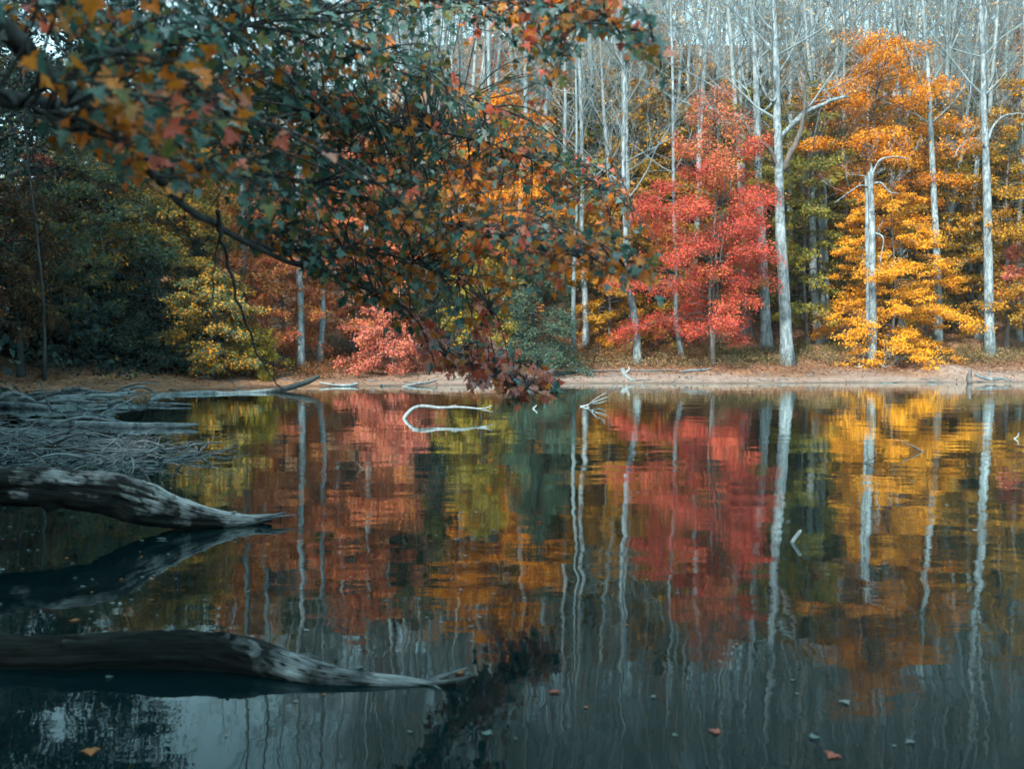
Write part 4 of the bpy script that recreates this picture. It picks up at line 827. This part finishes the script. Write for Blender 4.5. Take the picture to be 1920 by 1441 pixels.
maple_base = np.array([-3.55, 1.9, hgt(-3.55, 1.9) - .1])
maple = thing('overhanging_maple', maple_base, 'overhanging maple with dark limbs, green and orange leaves filling the upper left', 'tree')
mb_o = maple_base
TR = np.array([(-3.55, 1.9, mb_o[2]), (-3.5, 2.0, 1.0), (-3.35, 2.15, 2.2), (-3.15, 2.35, 3.3), (-3.0, 2.5, 4.6), (-3.1, 2.5, 6.2), (-3.0, 2.6, 8.0)])
t_ = MB(); sp = spline(TR - mb_o, 30); t_.tube(sp, np.linspace(.17, .06, 30) * (1 + .6 * np.exp(-np.linspace(0, 12, 30))), 14, rough=.08, seed=2); t_.build('trunk', M_DARK, maple, True)
fork = np.array([-3.1, 2.4, 3.55])
BR = {  # px, py, depth rows, radius at the start and end (m); first row may be a world point
    'main': ([fork, (-60, 10, 3.2), (40, 95, 3.3), (130, 172, 3.4), (190, 215, 3.55), (260, 295, 3.8), (335, 372, 4.2), (430, 440, 4.8), (540, 490, 5.6), (660, 528, 6.4), (750, 590, 7.2), (850, 672, 8.0), (950, 712, 8.4), (1038, 738, 8.6)], .052, .004),
    'upper': ([(90, 140, 3.4), (160, 122, 3.5), (240, 94, 3.8), (350, 70, 4.3), (450, 50, 4.8), (560, 28, 5.3), (660, 16, 5.8), (840, 2, 6.2), (1000, 10, 5.4), (1120, 40, 4.8), (1235, 105, 4.3)], .020, .003),
    'left': ([fork - (0, 0, .5), (-80, 150, 3.0), (0, 178, 3.1), (70, 190, 3.2), (150, 186, 3.4), (230, 172, 3.7), (340, 178, 4.4), (460, 190, 5.2), (600, 215, 6.0), (740, 235, 6.6), (880, 262, 7.0), (1010, 300, 7.2), (1110, 340, 7.4), (1190, 395, 7.5)], .026, .004),
    'middle': ([(270, 305, 3.85), (400, 320, 4.6), (520, 335, 5.2), (640, 352, 5.6), (770, 408, 6.0), (900, 430, 6.0), (1030, 468, 5.5), (1150, 500, 5.0), (1262, 512, 4.7)], .016, .003),
    'low': ([(-20, 165, 3.0), (60, 205, 3.1), (125, 238, 3.2), (180, 285, 3.4), (250, 330, 3.7), (310, 366, 4.0), (420, 420, 5.0)], .008, .003),
    'second': ([(450, 450, 5.0), (560, 470, 5.6), (680, 470, 6.2), (800, 500, 6.8), (900, 560, 7.4), (930, 600, 7.8)], .012, .003),
    'high': ([(555, 58, 5.3), (610, 68, 5.5), (660, 82, 5.7), (740, 128, 6.0), (830, 160, 6.3), (930, 205, 6.6)], .008, .003),
    'fan': ([(200, 110, 3.6), (300, 150, 4.4), (420, 210, 5.2), (540, 270, 5.8), (690, 288, 6.2), (800, 290, 6.4), (870, 312, 6.4)], .011, .003),
    'hang': ([(405, 395, 4.5), (415, 440, 4.6), (427, 487, 4.7), (440, 545, 4.8), (455, 594, 4.9), (479, 657, 5.0), (505, 697, 5.1), (520, 722, 5.15), (550, 743, 5.2)], .012, .003),
    'hang_thin': ([(412, 417, 4.5), (405, 500, 4.55), (399, 573, 4.6), (409, 622, 4.6), (420, 688, 4.65), (441, 723, 4.7)], .005, .0015),
    'hang_side': ([(490, 672, 5.05), (513, 682, 5.1), (545, 694, 5.2), (585, 698, 5.3), (621, 695, 5.4)], .005, .0015),
    'hang_tip': ([(520, 722, 5.15), (540, 745, 5.2), (570, 760, 5.25), (602, 764, 5.3)], .003, .0012),
    'wisp': ([(-20, 300, 3.2), (40, 340, 3.3), (94, 400, 3.4), (156, 476, 3.5), (222, 515, 3.6)], .003, .001),
    'wisp2': ([(60, 205, 3.1), (70, 300, 3.2), (110, 380, 3.3), (180, 430, 3.4)], .0025, .001),
    'wisp3': ([(310, 366, 4.0), (330, 430, 4.1), (400, 480, 4.2), (450, 500, 4.3), (500, 520, 4.4)], .003, .001),
    'wisp4': ([(340, 374, 4.2), (360, 450, 4.4), (430, 520, 4.6), (520, 560, 4.8), (560, 600, 5.0), (640, 640, 5.2)], .0035, .0012),
}
PATH = []
for key, (rows, r0, r1) in BR.items():
    pts = np.array([P(*q) if isinstance(q, tuple) else q for q in rows])
    n = 8 * len(pts); sp = spline(pts, n)
    sp = sp + np.stack([vnoise(np.arange(n) * .35, np.full(n, k_), 31) for k_ in (0, 7, 13)], -1) * .014
    t_ = MB(); rr = r0 + (r1 - r0) * np.linspace(0, 1, n) ** (.45 if key == 'main' else .7); t_.tube(sp - mb_o, rr, 10 if r0 > .015 else 6, rough=.1, seed=3); t_.build('limb', M_DARK, maple, True)
    PATH.append((key, sp, rr))
leafy = np.vstack([s[4:] for k_, s, r_ in PATH if not k_.startswith(('hang', 'wisp'))])

# where the foliage hangs, as seen: outline of the leafy mass (picture units), depth follows the nearest limb
MASS = np.array([(-40, -60), (1180, -60), (1215, 20), (1252, 100), (1235, 135), (1190, 110), (1150, 60), (1075, 30), (1090, 110), (1065, 150), (985, 145), (960, 90), (905, 60), (840, 70), (830, 140), (900, 170), (980, 205), (1050, 262), (1130, 300), (1195, 380), (1180, 470),
                 (1265, 495), (1262, 545), (1180, 545), (1090, 500), (1040, 555), (985, 540), (930, 590), (925, 640), (975, 690), (1058, 722), (1045, 752), (975, 742), (880, 720), (830, 690), (760, 650), (700, 600), (640, 560), (560, 500), (470, 450), (390, 420), (300, 340), (200, 290), (110, 240), (60, 150), (40, 110), (-40, 60)], float)
def in_poly(x, y, poly):
    c = np.zeros(np.shape(x), bool)
    for (ax, ay), (bx, by) in zip(poly, np.roll(poly, -1, 0)):
        c ^= ((ay > y) != (by > y)) & (x < (bx - ax) * (y - ay) / (by - ay + 1e-9) + ax)
    return c
def dens(x, y):
    d = 1.0
    if x < 240 and y < 260: d = .42
    if x < 150 and 8 < y < 190: d = .02
    if y < 75 and x > 640: d = .6
    if 555 < x < 640 and y < 35: d = .15
    if 830 < x < 1000 and 60 < y < 180: d = .35
    if x < 420 and y > 330: d = .25
    if x > 1050 and y > 460: d = .8
    e = y - (175 + .60 * x)
    if x < 820 and e > -15: d *= .34
    elif x < 820 and e > -70: d *= .65
    if x > 800 and y > 625: d = 2.4
    return d
rng = np.random.default_rng(19)
twigs = MB(); LV = []          # leaf: pos, dir, normal, size, kind, colour index, shape
dirs_all = None
def proj(p): 
    c, s = math.cos(PITCH), math.sin(PITCH)
    q = p - np.array([0, 0, CAMZ]); f = q[..., 1] * c - q[..., 2] * s; u = q[..., 1] * s + q[..., 2] * c
    return CX + FPX * q[..., 0] / f, CY - FPX * u / f
lx, ly = proj(leafy)
def kind_at(x, y, r):
    tip = (x > 780 and y > 630); u = r.random(); n = vnoise(np.array(x / 90.), np.array(y / 90.), 71)
    if tip: return 'red' if u < .46 else 'pink' if u < .72 else 'orange' if u < .84 else 'pale' if u < .9 else 'green'
    po = .22 + .30 * n
    if 230 < x < 500 and 110 < y < 350: po += .22
    if x > 880 and 330 < y < 560: po += .25
    if x > 1050 and y < 140: po += .1
    pr = .05 + (.10 if x > 850 else 0)
    return 'orange' if u < po else 'red' if u < po + pr else 'pale' if u < po + pr + .06 else 'green'
count = 0; tries = 0
while count < 1580 and tries < 20000:
    tries += 1
    x, y = rng.uniform(-40, 1270), rng.uniform(-60, 755)
    if rng.random() < .05: x, y = rng.uniform(790, 1065), rng.uniform(610, 755)
    if not in_poly(x, y, MASS) or rng.random() > dens(x, y): continue
    i = np.argmin((lx - x) ** 2 + (ly - y) ** 2); dep = leafy[i][1] + rng.normal(0, .5) + (.9 if rng.random() < .45 else 0)
    if 230 < x < 500 and 110 < y < 350 and rng.random() < .13: dep = rng.uniform(2.7, 3.3)
    dep = max(dep, 2.6)
    tip = P(x, y, dep); count += 1
    # twig from the nearest limb point upstream
    dd = np.linalg.norm(leafy - tip, axis=1); j = np.argmin(dd + .25 * rng.random(len(dd)))
    a = leafy[max(j - rng.integers(0, 5), 0)]
    if np.linalg.norm(a - tip) > 1.3: a = tip + (a - tip) / np.linalg.norm(a - tip) * 1.0
    q = np.linspace(0, 1, 7)[:, None]; bow = np.array([0, 0, 1]) * np.linalg.norm(tip - a) * rng.uniform(.0, .18) + rng.normal(0, .04, 3)
    tw = a + (tip - a) * q + bow * (4 * q * (1 - q))
    twigs.tube(tw - mb_o, np.linspace(.0060, .0020, 7), 4, cap=False)
    nl = rng.integers(5, 10); kd = kind_at(x, y, rng)
    for l in range(nl):
        s = 1 - (l / nl) * .75; b = a + (tip - a) * s + bow * (4 * s * (1 - s))
        d = (tip - a) / (np.linalg.norm(tip - a) + 1e-6) * .5 + rng.normal(0, .65, 3); d[2] -= .55; d /= np.linalg.norm(d)
        pet = b + d * rng.uniform(.02, .055) + np.array([0, 0, rng.normal(0, .02)])
        twigs.tube(np.stack([b, pet]) - mb_o, [.0016, .0012], 3, cap=False)
        nm = rng.normal(0, .6, 3) + np.array([0, -.35, .8])
        kk = kd if rng.random() < .82 else kind_at(x, y, rng)
        LV.append((pet, d, nm, rng.uniform(.032, .062) * (1.25 if y > 630 else 1), kk, int(rng.integers(0, 4)), int(rng.integers(0, 8))))
twigs.build('twigs', M_DARK, maple)
pos = np.array([l[0] for l in LV]); sz = np.array([l[3] for l in LV]); sx, sy = proj(pos)
score = sz / pos[:, 1] * np.where((sx > 0) & (sx < 1920) & (sy > 0) & (sy < 1441), 1, 0)
order = np.argsort(-score); big = set(order[:300].tolist())
def frame(d, nm):
    s = np.cross(d, nm); s /= np.linalg.norm(s); return s, d, np.cross(s, d)
variants = {}
stuff = MB()
for i, (p, d, nm, s, kd, v, sh) in enumerate(LV):
    a, b, c = frame(d, nm)
    if i in big:
        key = (kd, v, sh % 4)
        if key not in variants:
            mv = MB(); V, T = SHAPES[sh % 4]; mv.add(V, None, T, leaf_cols(kd, v, np.random.default_rng(hash(key) % 1000 if False else v * 7 + sh)))
            me = mv.mesh('maple_leaf', False); me.materials.append(M_MAPLE); variants[key] = me
        o = link('leaf', variants[key], maple)
        M = np.eye(4); M[:3, 0], M[:3, 1], M[:3, 2], M[:3, 3] = a * s, b * s, c * s, p - mb_o
        o.matrix_basis = Matrix(M.tolist())
    else:
        V, T = SHAPES[sh]
        stuff.add((V @ np.stack([a, b, c])) * s + (p - mb_o), None, T, leaf_cols(kd, v, rng))
so = stuff.build('foliage', M_MAPLE, maple); so['kind'] = 'stuff'

# the maple's upper crown, above the picture, shading the logs and the near water
uc = MB(); ub = MB(); r9 = np.random.default_rng(44)
for k in range(46):
    q0 = spline(TR - mb_o, 30)[int(r9.integers(15, 29))]; az = r9.uniform(1.7, 5.0); L9 = r9.uniform(1.5, 4.6)
    e9 = q0 + np.array([math.cos(az) * L9, math.sin(az) * L9, r9.uniform(.3, 1.6)]); e9[2] = max(e9[2], 4.6)
    if e9[1] > 6.5: e9[2] = max(e9[2], 5.6)
    qq = np.linspace(0, 1, 7)[:, None]; ln = q0 + (e9 - q0) * qq + np.array([0, 0, .8]) * (qq * (1 - qq)) + r9.normal(0, .06, (7, 3))
    ub.tube(ln, np.linspace(.03, .006, 7), 5, cap=False)
    n9 = 260; f9 = r9.uniform(.2, 1.05, n9)[:, None]; c9 = q0 + (e9 - q0) * f9 + np.array([0, 0, .8]) * (f9 * (1 - f9)) + r9.normal(0, 1, (n9, 3)) * np.array([.5, .5, .22])
    uc.leaves(c9, r9.normal(0, 1, (n9, 3)), np.array([0, 0, 1.]) + r9.normal(0, .5, (n9, 3)), r9.uniform(.10, .17, n9), pick(r9, PALETTE['green'], n9, (4, 3, 2, 2), r9.uniform(-1, 1, n9)))
ub.build('upper_branches', M_DARK, maple); uo = uc.build('upper_foliage', M_MAPLE, maple); uo['kind'] = 'stuff'

# ------------------------------------------------------------------ leaves afloat
flat = []
for v in range(4):
    for kd, ci in (('pale', 0), ('pale', 1), ('orange', 1), ('red', 1)):
        V, T = SHAPES[v]; mv = MB(); V = V.copy(); V[:, 2] = V[:, 2] * .25; V[:, 2] -= V[:, 2].min(); V[:, 1] -= .4
        C = leaf_cols(kd, ci, rng) * (1.0 if kd == 'pale' else .75); mv.add(V, None, T, C); me = mv.mesh('floating_leaf'); me.materials.append(M_MAPLE); flat.append((kd, me))
named = [(1585, 1318, 'pale', .09, 'large pale leaf afloat at the lower right, alone below the thickest trunk reflection'), (1040, 1297, 'red', .10, 'red leaf afloat just right of the nearest log tip'), (1340, 1372, 'red', .09, 'red leaf afloat near the bottom centre right'),
         (1560, 1418, 'red', .11, 'red and pale leaf afloat at the bottom edge'), (1527, 1383, 'pale', .08, 'pale leaf afloat above the bottom red leaf'), (1705, 1392, 'pale', .07, 'pale leaf afloat farthest right at the bottom'), (675, 1252, 'pale', .09, 'pale leaf afloat just above the worn end of the nearest log'),
         (860, 1262, 'orange', .09, 'orange pink leaf afloat above the nearest log tip'), (915, 1374, 'pale', .09, 'pale oval leaf afloat below the nearest log tip'), (170, 1410, 'orange', .12, 'dull orange leaf afloat on the sky reflection at lower left'), (205, 1270, 'pale', .07, 'pale leaf afloat against the nearest log, left part'),
         (305, 1010, 'pale', .16, 'long pale leaf patch afloat in the upper log reflection'), (855, 1012, 'pale', .10, 'pale leaf afloat on the orange reflection right of the upper log'), (700, 905, 'red', .12, 'tiny dark leaf afloat on the red reflection'), (140, 1163, 'orange', .10, 'orange leaf afloat above the back of the nearest log')]
kinds = {k_: [m_ for kk, m_ in flat if kk == k_] for k_ in ('pale', 'orange', 'red')}
def floater(px_, py_, kd, s, label, group=None):
    p = W(px_, py_); o = link('floating_leaf', kinds[kd][int(rng.integers(0, len(kinds[kd])))])
    o.location = (p[0], p[1], .004); o.rotation_euler = (rng.normal(0, .05), rng.normal(0, .05), rng.uniform(0, 6.28)); s *= .5; o.scale = (s, s, s)
    return tag(o, label, 'leaf', group)
for a in named: floater(*a)
for k in range(70):
    if k < 45: px_, py_ = rng.uniform(0, 330), rng.uniform(955, 1180)
    else: px_, py_ = rng.uniform(430, 960), rng.uniform(960, 1240)
    if 100 < px_ < 500 and py_ < 1000 and py_ < 930 + (px_ - 100) * .2: continue
    floater(px_, py_, 'pale' if rng.random() < .75 else 'orange', rng.uniform(.03, .07), 'tiny leaf fleck afloat in the dark water between the two near logs', 'leaf flecks between the near logs')

for k in range(56):
    px_, py_ = rng.uniform(960, 1900) if k % 2 else rng.uniform(420, 1500), rng.uniform(800, 1400)
    floater(px_, py_, 'pale' if rng.random() < .6 else 'orange', rng.uniform(.025, .05) * (1 + (py_ < 1000)), 'tiny leaf fleck afloat on the open water right of the logs', 'leaf flecks on the open water')

# ------------------------------------------------------------------ haze
m_, nt_, out_ = new_mat('haze_air')
pv = nd(nt_, 'ShaderNodeVolumePrincipled'); pv.inputs['Color'].default_value = (.72, .95, 1, 1); pv.inputs['Density'].default_value = .0004; pv.inputs['Anisotropy'].default_value = .3
nt_.links.new(pv.outputs[0], out_.inputs['Volume'])
hb = MB(); x0, x1, y0, y1, z0, z1 = -171, 171, -71, 300, -4, 74
hb.add([(x0, y0, z0), (x1, y0, z0), (x1, y1, z0), (x0, y1, z0), (x0, y0, z1), (x1, y0, z1), (x1, y1, z1), (x0, y1, z1)], [(3, 2, 1, 0), (4, 5, 6, 7), (0, 1, 5, 4), (1, 2, 6, 5), (2, 3, 7, 6), (3, 0, 4, 7)])
tag(hb.build('haze', m_), 'thin pale autumn haze over the pond and woods', 'haze', kind='stuff')
